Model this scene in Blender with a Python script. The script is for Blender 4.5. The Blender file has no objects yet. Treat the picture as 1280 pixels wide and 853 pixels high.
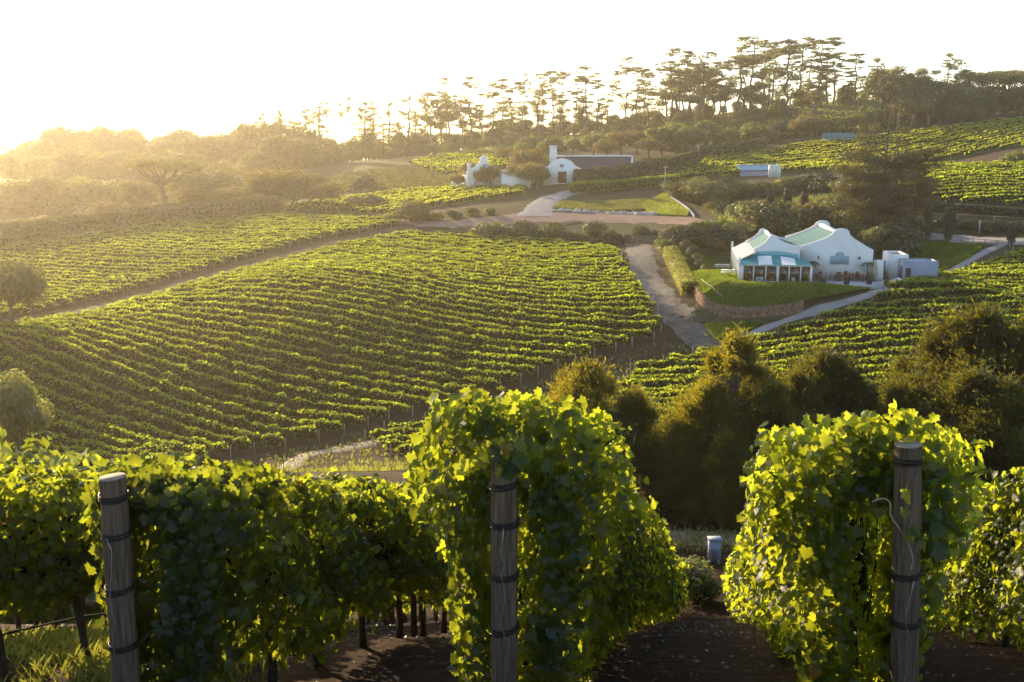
import bpy, math, random
import numpy as np
from mathutils.geometry import delaunay_2d_cdt
from mathutils import Vector
R = math.radians
rng = np.random.default_rng(7)
random.seed(7)
scene = bpy.context.scene
col = scene.collection

# ---------------------------------------------------------------- camera
F = 1250.0                      # focal length in photo pixels (1280 wide)
PITCH = math.atan((426.5 - 205) / F)
cam_d = bpy.data.cameras.new('camera'); cam = bpy.data.objects.new('camera', cam_d); col.objects.link(cam)
cam_d.sensor_width = 36.0; cam_d.lens = 36.0 * F / 1280.0
cam_d.clip_start = 0.1; cam_d.clip_end = 6000
cam.location = (0, 0, 0); cam.rotation_euler = (R(90) - PITCH, 0, 0)
scene.camera = cam

# ---------------------------------------------------------------- light
SUN_AZ, SUN_EL = -31.0, 16.0     # degrees from +Y (negative = towards -X), elevation
sd = np.array([math.sin(R(SUN_AZ)) * math.cos(R(SUN_EL)), math.cos(R(SUN_AZ)) * math.cos(R(SUN_EL)), math.sin(R(SUN_EL))])
sun_d = bpy.data.lights.new('sun', 'SUN'); sun = bpy.data.objects.new('sun', sun_d); col.objects.link(sun)
sun_d.energy = 4.0; sun_d.angle = R(0.6); sun_d.color = (1.0, 0.76, 0.44)
sun.rotation_euler = Vector(sd).to_track_quat('Z', 'Y').to_euler()
world = bpy.data.worlds.new('World'); scene.world = world; world.use_nodes = True
wn = world.node_tree; wn.nodes.clear()
sky = wn.nodes.new('ShaderNodeTexSky'); sky.sky_type = 'NISHITA'; sky.sun_disc = False
sky.sun_elevation = R(SUN_EL); sky.sun_rotation = R(SUN_AZ); sky.air_density = 1.0; sky.dust_density = 1.2; sky.ozone_density = 1.0
bg = wn.nodes.new('ShaderNodeBackground'); bg.inputs['Strength'].default_value = 0.12
wo = wn.nodes.new('ShaderNodeOutputWorld')
wn.links.new(sky.outputs[0], bg.inputs[0]); wn.links.new(bg.outputs[0], wo.inputs[0])
vs = scene.view_settings
vs.view_transform = 'Standard'; vs.look = 'None'; vs.exposure = 1.42; vs.gamma = 1.0; vs.use_curve_mapping = False
scene.cycles.use_denoising = True
scene.cycles.max_bounces = 8; scene.cycles.diffuse_bounces = 3; scene.cycles.glossy_bounces = 2
scene.cycles.transmission_bounces = 4; scene.cycles.transparent_max_bounces = 6; scene.cycles.volume_bounces = 1
scene.cycles.sample_clamp_indirect = 6

# ---------------------------------------------------------------- photo <-> world
def ray(px, py):
    u = (np.asarray(px, float) - 640) / F; v = (426.5 - np.asarray(py, float)) / F
    c, s = math.cos(PITCH), math.sin(PITCH)
    return np.stack([u + 0 * v, v * s + c + 0 * u, v * c - s + 0 * u], -1)
def at(px, py, Y):
    d = ray(px, py); return d * (np.asarray(Y, float) / d[..., 1])[..., None]
def proj(P):
    P = np.asarray(P, float); c, s = math.cos(PITCH), math.sin(PITCH)
    d = P[..., 1] * c - P[..., 2] * s; v = P[..., 1] * s + P[..., 2] * c
    return 640 + F * P[..., 0] / d, 426.5 - F * v / d

# ---------------------------------------------------------------- terrain
CTRL = [  # photo x, y and distance of ground seen there
 (330,565,100),(450,530,105),(570,500,111),(700,455,118),(830,420,124),(0,500,106),(0,440,115),(0,560,97),(-200,520,100),
 (430,400,132),(359,357,147),(60,405,137),(180,370,157),(300,335,174),(420,305,192),(520,290,202),(600,298,198),(780,312,180),(650,360,150),
 (740,400,132),(230,430,126),(150,480,112),(0,305,205),(180,278,228),(350,264,250),(430,270,238),(-250,340,200),(-250,420,140),
 (0,272,290),(890,432,121),(830,350,150),(960,410,123),(1075,375,134),(1190,340,150),(1280,305,162),(830,540,92),(1000,500,99),
 (1280,400,117),(1280,460,104),(1100,430,113),(1280,560,86),(1500,430,110),(1500,300,165),
 (920,357,134),(1015,357,134),(1090,355,136),(1150,350,139),(950,338,154),(1050,338,155),(880,320,160),
 (700,268,215),(860,270,205),(560,262,226),(640,295,200),(640,245,238),(750,238,246),(715,229,252),(790,228,254),(620,236,256),
 (400,262,242),(520,246,262),(640,240,252),(480,226,300),(480,208,335),(560,205,330),
 (0,240,330),(-250,240,330),(0,215,420),(150,208,440),(300,205,440),(500,200,430),(650,178,430),(800,158,430),(950,135,430),(1100,126,430),(1280,135,400),(1600,120,400),(-300,220,430),
 (715,232,250),(820,208,275),(960,190,300),(900,222,252),(1000,182,306),(1140,168,308),(1280,150,312),(1500,140,312),(1160,206,262),(1280,188,258),
 (1160,214,232),(1280,212,226),(1200,258,190),(1280,262,185),(1500,270,185),(1200,298,176),(1110,293,178),(950,255,215),(850,238,235),(900,300,168),(1020,250,205),
 (1000,160,360),(800,185,330),(680,190,330),(1160,150,345)]
c3 = np.array([at(*c) for c in CTRL])
extra = [(x, 60, -18.9) for x in (-60, -25, 0, 20, 45)]
extra += [(x, 620, z) for x, z in ((-350, -35), (-150, -30), (50, -20), (250, -5), (450, 0))] + [(x, 1300, -90) for x in (-900, -400, 0, 400, 900)]
extra += [(-400, 200, -25), (-400, 400, -12), (400, 200, -5), (380, 350, 25)]
c3 = np.vstack([c3, np.array(extra, float)])
S_ = 100.0
def U_(r2):
    return np.where(r2 > 1e-12, r2 * np.log(np.maximum(r2, 1e-12)), 0)
_A = c3[:, :2] / S_; _n = len(_A)
_K = U_(((_A[:, None] - _A[None]) ** 2).sum(-1)) + np.eye(_n) * 0.004
_P = np.c_[np.ones(_n), _A]
_M = np.block([[_K, _P], [_P.T, np.zeros((3, 3))]])
_W = np.linalg.solve(_M, np.r_[c3[:, 2], 0, 0, 0])
FY = np.array([-30, -5, 0, 4, 5.9, 7.45, 9.7, 11, 13.3, 18.8, 24, 30, 34, 38, 46, 60, 80.])
FZ = np.array([-1.2, -1.45, -1.9, -3.05, -3.7, -4.2, -4.95, -5.5, -6.55, -9.1, -11.7, -14.3, -15.3, -15.6, -16.9, -18.9, -22.])
def smooth(a, b, x):
    t = np.clip((x - a) / (b - a), 0, 1); return t * t * (3 - 2 * t)
PAD_Z = float(at(960, 357, 134)[2])
ang = R(-10.0); EX = np.array([math.cos(ang), math.sin(ang)]); EY = np.array([-math.sin(ang), math.cos(ang)])
RO = np.array([45.0, 139.0])
def rloc(x, y):           # restaurant plan coordinates -> world plan
    return RO + np.multiply.outer(x, EX) + np.multiply.outer(y, EY)
def H(x, y):
    x = np.asarray(x, float); y = np.asarray(y, float); sh = np.broadcast(x, y).shape
    X = np.broadcast_to(x, sh).ravel(); Y = np.broadcast_to(y, sh).ravel()
    out = np.empty(X.shape)
    for i in range(0, len(X), 20000):
        q = np.c_[X[i:i + 20000], Y[i:i + 20000]] / S_
        out[i:i + 20000] = U_(((q[:, None] - _A[None]) ** 2).sum(-1)) @ _W[:_n] + _W[_n] + q @ _W[_n + 1:]
    zf = (np.interp(Y - 1.2, FY, FZ) + np.interp(Y, FY, FZ) * 2 + np.interp(Y + 1.2, FY, FZ)) / 4
    zf = zf + 0.05 * np.sin(X * 1.3 + Y * .7) * np.sin(Y * .9 + 1)
    t = smooth(44, 66, Y)
    out = zf * (1 - t) + out * t
    # level pad under the restaurant
    dx, dy = X - RO[0], Y - RO[1]
    lx = dx * EX[0] + dy * EX[1]; ly = dx * EY[0] + dy * EY[1]
    d = np.maximum(np.maximum(-14 - lx, lx - 14), np.maximum(-9.5 - ly, ly - 22))
    p = 1 - smooth(0, 7, d)
    out = out * (1 - p) + PAD_Z * p
    return out.reshape(sh)
def hit(px, py, y0=64.0):
    """ground point seen at a photo pixel (arrays allowed)"""
    px = np.atleast_1d(np.asarray(px, float)); py = np.atleast_1d(np.asarray(py, float))
    d = ray(px, py); d = d / d[:, 1:2]
    T = np.concatenate([np.arange(y0, 200, 2.0), np.arange(200, 470, 4.0)]); 
    X = d[:, :1] * T; Z = d[:, 2:] * T
    h = H(X, np.broadcast_to(T, X.shape))
    below = Z <= h
    k = np.where(below.any(1), below.argmax(1), len(T) - 1); k = np.maximum(k, 1)
    lo, hi = T[k - 1].copy(), T[k].copy()
    for _ in range(14):
        m = (lo + hi) / 2; b = d[:, 2] * m <= H(d[:, 0] * m, m)
        hi = np.where(b, m, hi); lo = np.where(b, lo, m)
    P = d * hi[:, None]; P[:, 2] = H(P[:, 0], P[:, 1]); return P
def hit1(px, py, y0=64.0): return hit([px], [py], y0)[0]

# ---------------------------------------------------------------- mesh helpers
def tag(o, label=None, cat=None, group=None, kind=None):
    if label: o['label'] = label
    if cat: o['category'] = cat
    if group: o['group'] = group
    if kind: o['kind'] = kind
    return o
ONES = ['', 'first', 'second', 'third', 'fourth', 'fifth', 'sixth', 'seventh', 'eighth', 'ninth', 'tenth', 'eleventh', 'twelfth', 'thirteenth',
        'fourteenth', 'fifteenth', 'sixteenth', 'seventeenth', 'eighteenth', 'nineteenth']
TENS = ['', '', 'twent', 'thirt', 'fort', 'fift', 'sixt', 'sevent', 'eight', 'ninet']
def ordn(n):
    if n < 20: return ONES[n]
    if n % 10 == 0: return TENS[n // 10] + 'ieth'
    return TENS[n // 10] + 'y-' + ONES[n % 10]
class MB:
    """collects faces for ONE mesh"""
    def __init__(s): s.V = []; s.F = []; s.n = 0
    def add(s, V, F):
        V = np.asarray(V, float).reshape(-1, 3); s.V.append(V)
        if isinstance(F, np.ndarray): s.F.append(F + s.n)
        else:
            by = {}
            for f in F: by.setdefault(len(f), []).append(f)
            for k, L in by.items(): s.F.append(np.array(L, int) + s.n)
        s.n += len(V); return s
    def box(s, c, size, rz=0.0, ex=None):
        c = np.asarray(c, float); h = np.asarray(size, float) / 2
        P = np.array([(x, y, z) for x in (-1, 1) for y in (-1, 1) for z in (-1, 1)], float) * h
        a = rz; X = np.array([math.cos(a), math.sin(a), 0]); Y = np.array([-math.sin(a), math.cos(a), 0])
        V = c + P[:, :1] * X + P[:, 1:2] * Y + P[:, 2:] * np.array([0, 0, 1.])
        return s.add(V, [(0, 1, 3, 2), (4, 6, 7, 5), (0, 4, 5, 1), (2, 3, 7, 6), (0, 2, 6, 4), (1, 5, 7, 3)])
    def tube(s, path, rad, n=7, cap=True):
        P = np.asarray(path, float); m = len(P); rad = np.broadcast_to(np.asarray(rad, float), (m,))
        T = np.gradient(P, axis=0); T /= np.linalg.norm(T, axis=1)[:, None] + 1e-9
        ref = np.array([0, 0, 1.]) if abs(T[0][2]) < .8 else np.array([1., 0, 0])
        A = np.cross(T, ref); A /= np.linalg.norm(A, axis=1)[:, None] + 1e-9; B = np.cross(T, A)
        th = np.arange(n) * 2 * math.pi / n
        V = (P[:, None] + rad[:, None, None] * (A[:, None] * np.cos(th)[None, :, None] + B[:, None] * np.sin(th)[None, :, None])).reshape(-1, 3)
        i = np.arange(m - 1)[:, None] * n; j = np.arange(n)[None]; k = (j + 1) % n
        Fq = np.stack([i + j, i + k, i + n + k, i + n + j], -1).reshape(-1, 4)
        s.add(V, Fq)
        if cap:
            s.F.append(np.array([np.arange(n)[::-1] + s.n - m * n])); s.F.append(np.array([np.arange(n) + s.n - n]))
        return s
    def poly(s, pts, thick):
        """planar outline extruded by vector"""
        P = np.asarray(pts, float); n = len(P); t = np.asarray(thick, float)
        F = [tuple(range(n)), tuple(range(2 * n - 1, n - 1, -1))] + [(i, n + i, n + (i + 1) % n, (i + 1) % n) for i in range(n)]
        return s.add(np.vstack([P, P + t]), F)
    def leafs(s, C, Nn, size, asp=0.6, spin=None):
        """diamond leaves at C with normals Nn"""
        n = len(C)
        if n == 0: return s
        Nn = Nn / (np.linalg.norm(Nn, axis=1)[:, None] + 1e-9)
        r = rng.normal(size=(n, 3)) if spin is None else spin + rng.normal(size=(n, 3)) * .35
        T = np.cross(Nn, r); T /= np.linalg.norm(T, axis=1)[:, None] + 1e-9
        if spin is not None: T = np.cross(T, Nn)
        B = np.cross(Nn, T)
        sz = (np.broadcast_to(size, (n,)) * rng.uniform(.65, 1.35, n))[:, None] * .5
        V = np.stack([C + T * sz, C + B * sz * asp + Nn * sz * .25, C - T * sz, C - B * sz * asp + Nn * sz * .25], 1).reshape(-1, 3)
        return s.add(V, np.arange(4 * n).reshape(-1, 4))
    def build(s, name, mat, parent=None, origin=None, smooth=False, link=True, split=None):
        me = bpy.data.meshes.new(name); mats = mat if isinstance(mat, (list, tuple)) else [mat]
        V = np.vstack(s.V).astype(np.float32) if s.V else np.zeros((0, 3), np.float32)
        if origin is None and parent is not None: origin = np.array(parent['_org'])
        if origin is None: origin = np.zeros(3)
        V = V - np.asarray(origin, np.float32)
        me.vertices.add(len(V)); me.vertices.foreach_set('co', V.ravel())
        tot = sum(f.size for f in s.F); nf = sum(len(f) for f in s.F)
        me.loops.add(tot); me.polygons.add(nf)
        me.loops.foreach_set('vertex_index', np.concatenate([f.ravel() for f in s.F]).astype(np.int32))
        ln = np.concatenate([np.full(len(f), f.shape[1]) for f in s.F]); st = np.r_[0, np.cumsum(ln)[:-1]]
        me.polygons.foreach_set('loop_start', st.astype(np.int32))
        if smooth: me.polygons.foreach_set('use_smooth', np.ones(nf, bool))
        me.update(calc_edges=True)
        for q in mats: me.materials.append(q)
        if split is not None:
            ix = np.zeros(nf, np.int32); ix[split:] = 1; me.polygons.foreach_set('material_index', ix)
        o = bpy.data.objects.new(name, me)
        if link: col.objects.link(o)
        if parent is None: o.location = [float(v) for v in origin]; o['_org'] = [float(v) for v in origin]
        else:
            o.parent = parent; o['_org'] = [float(v) for v in parent['_org']]
        return o
def empty(name, loc):
    o = bpy.data.objects.new(name, None); col.objects.link(o)
    o.location = [float(v) for v in loc]; o['_org'] = [float(v) for v in loc]; o.empty_display_size = .3
    return o
def copy_tree(o, parent=None):
    c = o.copy(); col.objects.link(c)
    if parent is not None: c.parent = parent
    for ch in list(o.children): copy_tree(ch, c)
    return c
def rdir(n):
    v = rng.normal(size=(n, 3)); return v / np.linalg.norm(v, axis=1)[:, None]

# ---------------------------------------------------------------- materials
def nodes(name):
    m = bpy.data.materials.new(name); m.use_nodes = True; nt = m.node_tree; nt.nodes.clear()
    return m, nt, nt.nodes.new('ShaderNodeOutputMaterial')
def N(nt, t, **kw):
    n = nt.nodes.new(t)
    for k, v in kw.items():
        if k in n.inputs: n.inputs[k].default_value = v
        else: setattr(n, k, v)
    return n
def ramp(nt, fac, stops, interp='LINEAR'):
    r = nt.nodes.new('ShaderNodeValToRGB'); e = r.color_ramp.elements; r.color_ramp.interpolation = interp
    while len(e) < len(stops): e.new(.5)
    for q, (p, c) in zip(e, stops): q.position = p; q.color = (*c, 1)
    nt.links.new(fac, r.inputs[0]); return r.outputs[0]
def noise(nt, scale, detail=4, rough=.6, dist=0, vec=None):
    n = N(nt, 'ShaderNodeTexNoise', Scale=scale, Detail=detail, Roughness=rough, Distortion=dist)
    if vec is None:
        g = nt.nodes.new('ShaderNodeNewGeometry'); vec = g.outputs['Position']
    nt.links.new(vec, n.inputs['Vector']); return n.outputs['Fac']
def mixc(nt, f, a, b, mode='MIX'):
    m = nt.nodes.new('ShaderNodeMix'); m.data_type = 'RGBA'; m.blend_type = mode
    for s, v in ((m.inputs[0], f), (m.inputs[6], a), (m.inputs[7], b)):
        if isinstance(v, (int, float)): s.default_value = v
        elif isinstance(v, tuple): s.default_value = (*v, 1)
        else: nt.links.new(v, s)
    return m.outputs[2]
def leaf_mat(name, c1, c2, tr, tfac=.45, rough=.5, gloss=.06, extra=None):
    """c1..c2: reflectance range; tr: transmitted colour"""
    m, nt, out = nodes(name)
    g = nt.nodes.new('ShaderNodeNewGeometry'); oi = nt.nodes.new('ShaderNodeObjectInfo')
    c = ramp(nt, g.outputs['Random Per Island'], [(0, c1), (1, c2)] if extra is None else [(0, c1), (1 - extra[1], c2), (1 - extra[1] + .001, extra[0]), (1, extra[0])])
    nz = noise(nt, .35, 3)
    k = N(nt, 'ShaderNodeMapRange'); nt.links.new(nz, k.inputs[0]); k.inputs[1].default_value = .3; k.inputs[2].default_value = .7; k.inputs[3].default_value = .72; k.inputs[4].default_value = 1.3
    k2 = N(nt, 'ShaderNodeMapRange'); nt.links.new(oi.outputs['Random'], k2.inputs[0]); k2.inputs[3].default_value = .8; k2.inputs[4].default_value = 1.2
    mu = N(nt, 'ShaderNodeMath', operation='MULTIPLY'); nt.links.new(k.outputs[0], mu.inputs[0]); nt.links.new(k2.outputs[0], mu.inputs[1])
    hs = N(nt, 'ShaderNodeHueSaturation'); nt.links.new(c, hs.inputs['Color']); nt.links.new(mu.outputs[0], hs.inputs['Value'])
    ht = N(nt, 'ShaderNodeHueSaturation'); ht.inputs['Color'].default_value = (*tr, 1); nt.links.new(mu.outputs[0], ht.inputs['Value'])
    if extra: 
        tc = ramp(nt, g.outputs['Random Per Island'], [(0, tr), (1 - extra[1], tr), (1 - extra[1] + .001, extra[0]), (1, extra[0])]); nt.links.new(tc, ht.inputs['Color'])
    d = N(nt, 'ShaderNodeBsdfDiffuse'); nt.links.new(hs.outputs[0], d.inputs[0])
    t = N(nt, 'ShaderNodeBsdfTranslucent'); nt.links.new(ht.outputs[0], t.inputs[0])
    x = N(nt, 'ShaderNodeMixShader'); x.inputs[0].default_value = tfac; nt.links.new(d.outputs[0], x.inputs[1]); nt.links.new(t.outputs[0], x.inputs[2])
    gl = N(nt, 'ShaderNodeBsdfGlossy', Roughness=rough); gl.inputs[0].default_value = (.9, .95, 1, 1)
    y = N(nt, 'ShaderNodeMixShader'); y.inputs[0].default_value = gloss; nt.links.new(x.outputs[0], y.inputs[1]); nt.links.new(gl.outputs[0], y.inputs[2])
    nt.links.new(y.outputs[0], out.inputs[0]); return m
def pbr(name, c, rough=.8, spec=.3, scale=None, c2=None, amt=.5, bump=0, metal=0, stretch=None, detail=5):
    m, nt, out = nodes(name)
    b = N(nt, 'ShaderNodeBsdfPrincipled', Roughness=rough, Metallic=metal); b.inputs['Specular IOR Level'].default_value = spec
    b.inputs['Base Color'].default_value = (*c, 1)
    if scale:
        vec = None
        if stretch:
            tc = nt.nodes.new('ShaderNodeTexCoord'); mp = N(nt, 'ShaderNodeMapping'); mp.inputs['Scale'].default_value = stretch
            nt.links.new(tc.outputs['Object'], mp.inputs['Vector']); vec = mp.outputs[0]
        f = noise(nt, scale, detail, .65, vec=vec)
        cc = ramp(nt, f, [(.5 - amt / 2, c), (.5 + amt / 2, c2 or c)]); nt.links.new(cc, b.inputs['Base Color'])
        if bump:
            bp = N(nt, 'ShaderNodeBump', Strength=1.0, Distance=bump); nt.links.new(f, bp.inputs['Height']); nt.links.new(bp.outputs[0], b.inputs['Normal'])
    nt.links.new(b.outputs[0], out.inputs[0]); return m
M = {}
M['grape'] = leaf_mat('grape_leaf', (.007, .018, .004), (.016, .031, .007), (.62, .70, .035), .46, .4, .018, extra=((.26, .10, .015), .004))
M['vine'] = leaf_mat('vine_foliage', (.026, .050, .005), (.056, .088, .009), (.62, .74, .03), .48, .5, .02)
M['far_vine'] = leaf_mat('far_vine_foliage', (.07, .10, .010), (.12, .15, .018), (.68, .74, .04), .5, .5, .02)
M['tree'] = leaf_mat('tree_foliage', (.05, .065, .016), (.10, .11, .03), (.34, .35, .05), .42)
M['pine'] = leaf_mat('pine_foliage', (.07, .08, .03), (.12, .12, .045), (.42, .37, .08), .42)
M['gold'] = leaf_mat('golden_foliage', (.08, .075, .012), (.14, .11, .02), (.34, .26, .03), .4)
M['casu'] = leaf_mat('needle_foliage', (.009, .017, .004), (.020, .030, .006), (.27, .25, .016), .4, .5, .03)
M['cypress'] = leaf_mat('cypress_foliage', (.010, .018, .005), (.022, .032, .009), (.05, .06, .01), .15)
M['lawnblade'] = leaf_mat('lawn_blade', (.03, .068, .008), (.055, .095, .012), (.34, .44, .03), .42, .5, .01)
M['greentree'] = leaf_mat('green_tree_foliage', (.04, .062, .014), (.08, .10, .024), (.34, .38, .05), .42)
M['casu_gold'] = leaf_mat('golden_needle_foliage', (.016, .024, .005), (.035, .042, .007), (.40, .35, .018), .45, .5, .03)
M['darkbush'] = leaf_mat('dark_foliage', (.025, .035, .01), (.05, .06, .015), (.10, .10, .015), .3)
M['bright'] = leaf_mat('bright_foliage', (.08, .12, .015), (.13, .17, .02), (.40, .45, .03), .5)
M['hedge'] = leaf_mat('hedge_foliage', (.05, .06, .014), (.09, .09, .02), (.22, .2, .02), .3)
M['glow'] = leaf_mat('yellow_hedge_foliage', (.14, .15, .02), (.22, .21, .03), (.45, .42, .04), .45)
M['grass'] = leaf_mat('grass_blade', (.06, .09, .015), (.12, .14, .03), (.35, .36, .05), .45)
M['core'] = pbr('shade_core', (.010, .016, .004), .95, .02, 3, (.022, .030, .008), .5)  # opaque near-black green: the shade inside the rows put into the colour
M['bark'] = pbr('bark', (.09, .065, .045), .9, .1, 6, (.2, .16, .12), .5, .02)
M['palebark'] = pbr('pale_bark', (.26, .20, .17), .9, .1, 4, (.42, .34, .3), .5)
M['vinewood'] = pbr('vine_wood', (.05, .032, .022), .9, .1, 25, (.12, .085, .06), .5, .01)
M['white'] = pbr('white_plaster', (.84, .84, .84), .75, .2, .8, (.77, .77, .76), .6)
M['teal'] = pbr('teal_roof', (.045, .135, .15), .7, .2, 1.2, (.07, .18, .19), .6)
M['awn_teal'] = pbr('teal_canvas', (.02, .22, .26), .7, .2, 2, (.03, .26, .3), .6)
M['awn_pale'] = pbr('pale_teal_canvas', (.16, .42, .46), .7, .2)
M['stripe'] = pbr('white_canvas', (.78, .79, .80), .8, .1)
M['greystripe'] = pbr('grey_canvas_stripe', (.16, .18, .23), .8, .1)
M['greywall'] = pbr('grey_blue_plaster', (.26, .30, .42), .85, .1, 1.2, (.34, .38, .48), .6)
M['darkroof'] = pbr('dark_flat_roof', (.05, .055, .065), .9, .1, 2, (.09, .09, .1), .5)
M['thatch'] = pbr('dark_thatch', (.07, .06, .075), .95, .05, 1.5, (.11, .095, .11), .5)
M['darkwood'] = pbr('dark_wood', (.05, .03, .02), .6, .3)
M['furn'] = pbr('red_brown_wood', (.13, .05, .035), .6, .3, 3, (.2, .08, .05), .5)
M['black'] = pbr('black_paint', (.02, .022, .022), .5, .4)
M['shutter'] = pbr('pale_blue_shutter', (.30, .44, .55), .6, .3)
M['pavestone'] = pbr('pale_paving', (.38, .38, .40), .85, .2, 1.6, (.48, .47, .48), .5)
M['tan'] = pbr('tan_canvas', (.42, .36, .25), .85, .1)
M['bluepaint'] = pbr('blue_roof', (.06, .22, .36), .5, .3)
M['tank'] = pbr('white_tank', (.7, .7, .68), .5, .3)
M['wood'] = pbr('weathered_wood', (.045, .028, .019), .85, .10, 6.0, (.22, .155, .11), .42, .012, stretch=(9, 9, .45), detail=8)
M['woodtop'] = pbr('sawn_wood_end', (.22, .18, .14), .85, .15, 20, (.34, .28, .22), .5, .002)
M['wire'] = pbr('dark_wire', (.03, .025, .022), .5, .5, metal=.6)
M['galv'] = pbr('galvanised_wire', (.35, .35, .36), .4, .5, metal=.8)
M['paleplank'] = pbr('pale_fence_wood', (.30, .25, .19), .85, .1)
M['fieldpost'] = pbr('field_post_wood', (.28, .26, .22), .85, .1)
M['stone'] = pbr('pale_rock', (.38, .34, .31), .9, .1, 1.5, (.55, .50, .46), .5)
M['paint_grey'] = pbr('pale_grey_paint', (.30, .33, .40), .6, .3)
def ground_mat():
    m, nt, out = nodes('hillside_ground'); g = nt.nodes.new('ShaderNodeNewGeometry')
    sep = nt.nodes.new('ShaderNodeSeparateXYZ'); nt.links.new(g.outputs['Position'], sep.inputs[0])
    n1 = noise(nt, .045, 6, .65); n2 = noise(nt, .6, 5, .7); n3 = noise(nt, 5, 4, .7)
    a = ramp(nt, n1, [(.36, (.08, .05, .034)), (.48, (.09, .07, .035)), (.56, (.055, .062, .022)), (.68, (.04, .05, .018))])
    b = ramp(nt, n2, [(.35, (.04, .036, .018)), (.5, (.085, .07, .04)), (.7, (.14, .10, .065))])
    c = mixc(nt, .5, a, b)
    soil = ramp(nt, n3, [(.3, (.012, .007, .004)), (.55, (.03, .014, .009)), (.78, (.10, .055, .035))])
    mr = N(nt, 'ShaderNodeMapRange'); nt.links.new(sep.outputs['Y'], mr.inputs[0]); mr.inputs[1].default_value = 50; mr.inputs[2].default_value = 80
    c = mixc(nt, mr.outputs[0], soil, c)
    d = N(nt, 'ShaderNodeBsdfPrincipled', Roughness=.95); d.inputs['Specular IOR Level'].default_value = .1; nt.links.new(c, d.inputs['Base Color'])
    bp = N(nt, 'ShaderNodeBump', Strength=.7, Distance=.06); nt.links.new(noise(nt, 7, 6, .7), bp.inputs['Height']); nt.links.new(bp.outputs[0], d.inputs['Normal'])
    nt.links.new(d.outputs[0], out.inputs[0]); return m
M['ground'] = ground_mat()
M['soil'] = pbr('vineyard_soil', (.034, .024, .014), .95, .05, .8, (.07, .05, .032), .4, .05)
M['farsoil'] = pbr('green_vineyard_floor', (.08, .09, .03), .95, .05, .5, (.13, .12, .05), .4)
M['dirt'] = pbr('red_dirt', (.26, .165, .125), .95, .05, .25, (.36, .25, .20), .4)
M['drive'] = pbr('grey_drive', (.30, .27, .26), .95, .05, .6, (.38, .34, .33), .4)
M['brown'] = pbr('brown_earth', (.085, .055, .042), .95, .05, .3, (.13, .09, .07), .5, .1)
def gravel_mat():
    m, nt, out = nodes('pale_gravel')
    n1 = noise(nt, .9, 8, .75, .6); n2 = noise(nt, 3, 4, .6)
    c = ramp(nt, n1, [(.42, (.07, .055, .04)), (.52, (.12, .10, .085)), (.60, (.17, .16, .155)), (.75, (.27, .27, .28))])
    c = mixc(nt, n2, c, (.2, .17, .15), 'SOFT_LIGHT')
    d = N(nt, 'ShaderNodeBsdfPrincipled', Roughness=.7); d.inputs['Specular IOR Level'].default_value = .4; nt.links.new(c, d.inputs['Base Color'])
    nt.links.new(d.outputs[0], out.inputs[0]); return m
M['gravel'] = gravel_mat()
def lawn_mat(name, a, b):
    m, nt, out = nodes(name)
    c = ramp(nt, noise(nt, .5, 5, .7), [(.35, a), (.65, b)])
    d = N(nt, 'ShaderNodeBsdfDiffuse'); nt.links.new(c, d.inputs[0])
    t = N(nt, 'ShaderNodeBsdfTranslucent'); nt.links.new(c, t.inputs[0])
    bp = N(nt, 'ShaderNodeBump', Strength=1, Distance=.15); nt.links.new(noise(nt, 9, 3, .8), bp.inputs['Height']); nt.links.new(bp.outputs[0], d.inputs['Normal'])
    nt.links.new(d.outputs[0], out.inputs[0]); return m
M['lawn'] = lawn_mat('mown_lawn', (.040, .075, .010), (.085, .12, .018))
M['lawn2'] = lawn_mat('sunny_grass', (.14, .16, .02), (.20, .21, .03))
M['stonewall'] = pbr('red_brown_stone', (.09, .05, .035), .9, .1, 3.2, (.30, .19, .14), .3, .15)
def glass_mat():
    m, nt, out = nodes('window_glass')
    b = N(nt, 'ShaderNodeBsdfPrincipled', Roughness=.06); b.inputs['Base Color'].default_value = (.035, .022, .012, 1)
    b.inputs['Specular IOR Level'].default_value = .8
    c = ramp(nt, noise(nt, 1.1, 3, .6), [(.45, (.02, .012, .008)), (.62, (.16, .09, .03)), (.75, (.3, .2, .08))]); nt.links.new(c, b.inputs['Base Color'])
    nt.links.new(b.outputs[0], out.inputs[0]); return m
M['glass'] = glass_mat()
def haze_mat():
    m, nt, out = nodes('morning_haze')
    v = N(nt, 'ShaderNodeVolumePrincipled'); v.inputs['Color'].default_value = (1.0, .90, .74, 1)
    v.inputs['Density'].default_value = HAZE; v.inputs['Anisotropy'].default_value = HAZE_G
    nt.links.new(v.outputs[0], out.inputs['Volume']); return m
HAZE, HAZE_G = .00024, .72
M['haze'] = haze_mat()

# ---------------------------------------------------------------- ground sheet
nu, nv = 300, 380
u = np.linspace(-1.35, 1.35, nu); yy = 7.0 * (1330 / 7.0) ** (np.linspace(0, 1, nv)) 
UU, YY = np.meshgrid(u, yy); XX = UU * YY; YW = YY - 13.0
g = MB(); Vg = np.stack([XX, YW, H(XX, YW)], -1).reshape(-1, 3)
i = np.arange(nv - 1)[:, None] * nu; j = np.arange(nu - 1)[None]
g.add(Vg, np.stack([i + j, i + j + 1, i + nu + j + 1, i + nu + j], -1).reshape(-1, 4))
tag(g.build('ground', M['ground'], smooth=True), kind='structure')
GROUND = float(Vg[:, 2].min())

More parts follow.
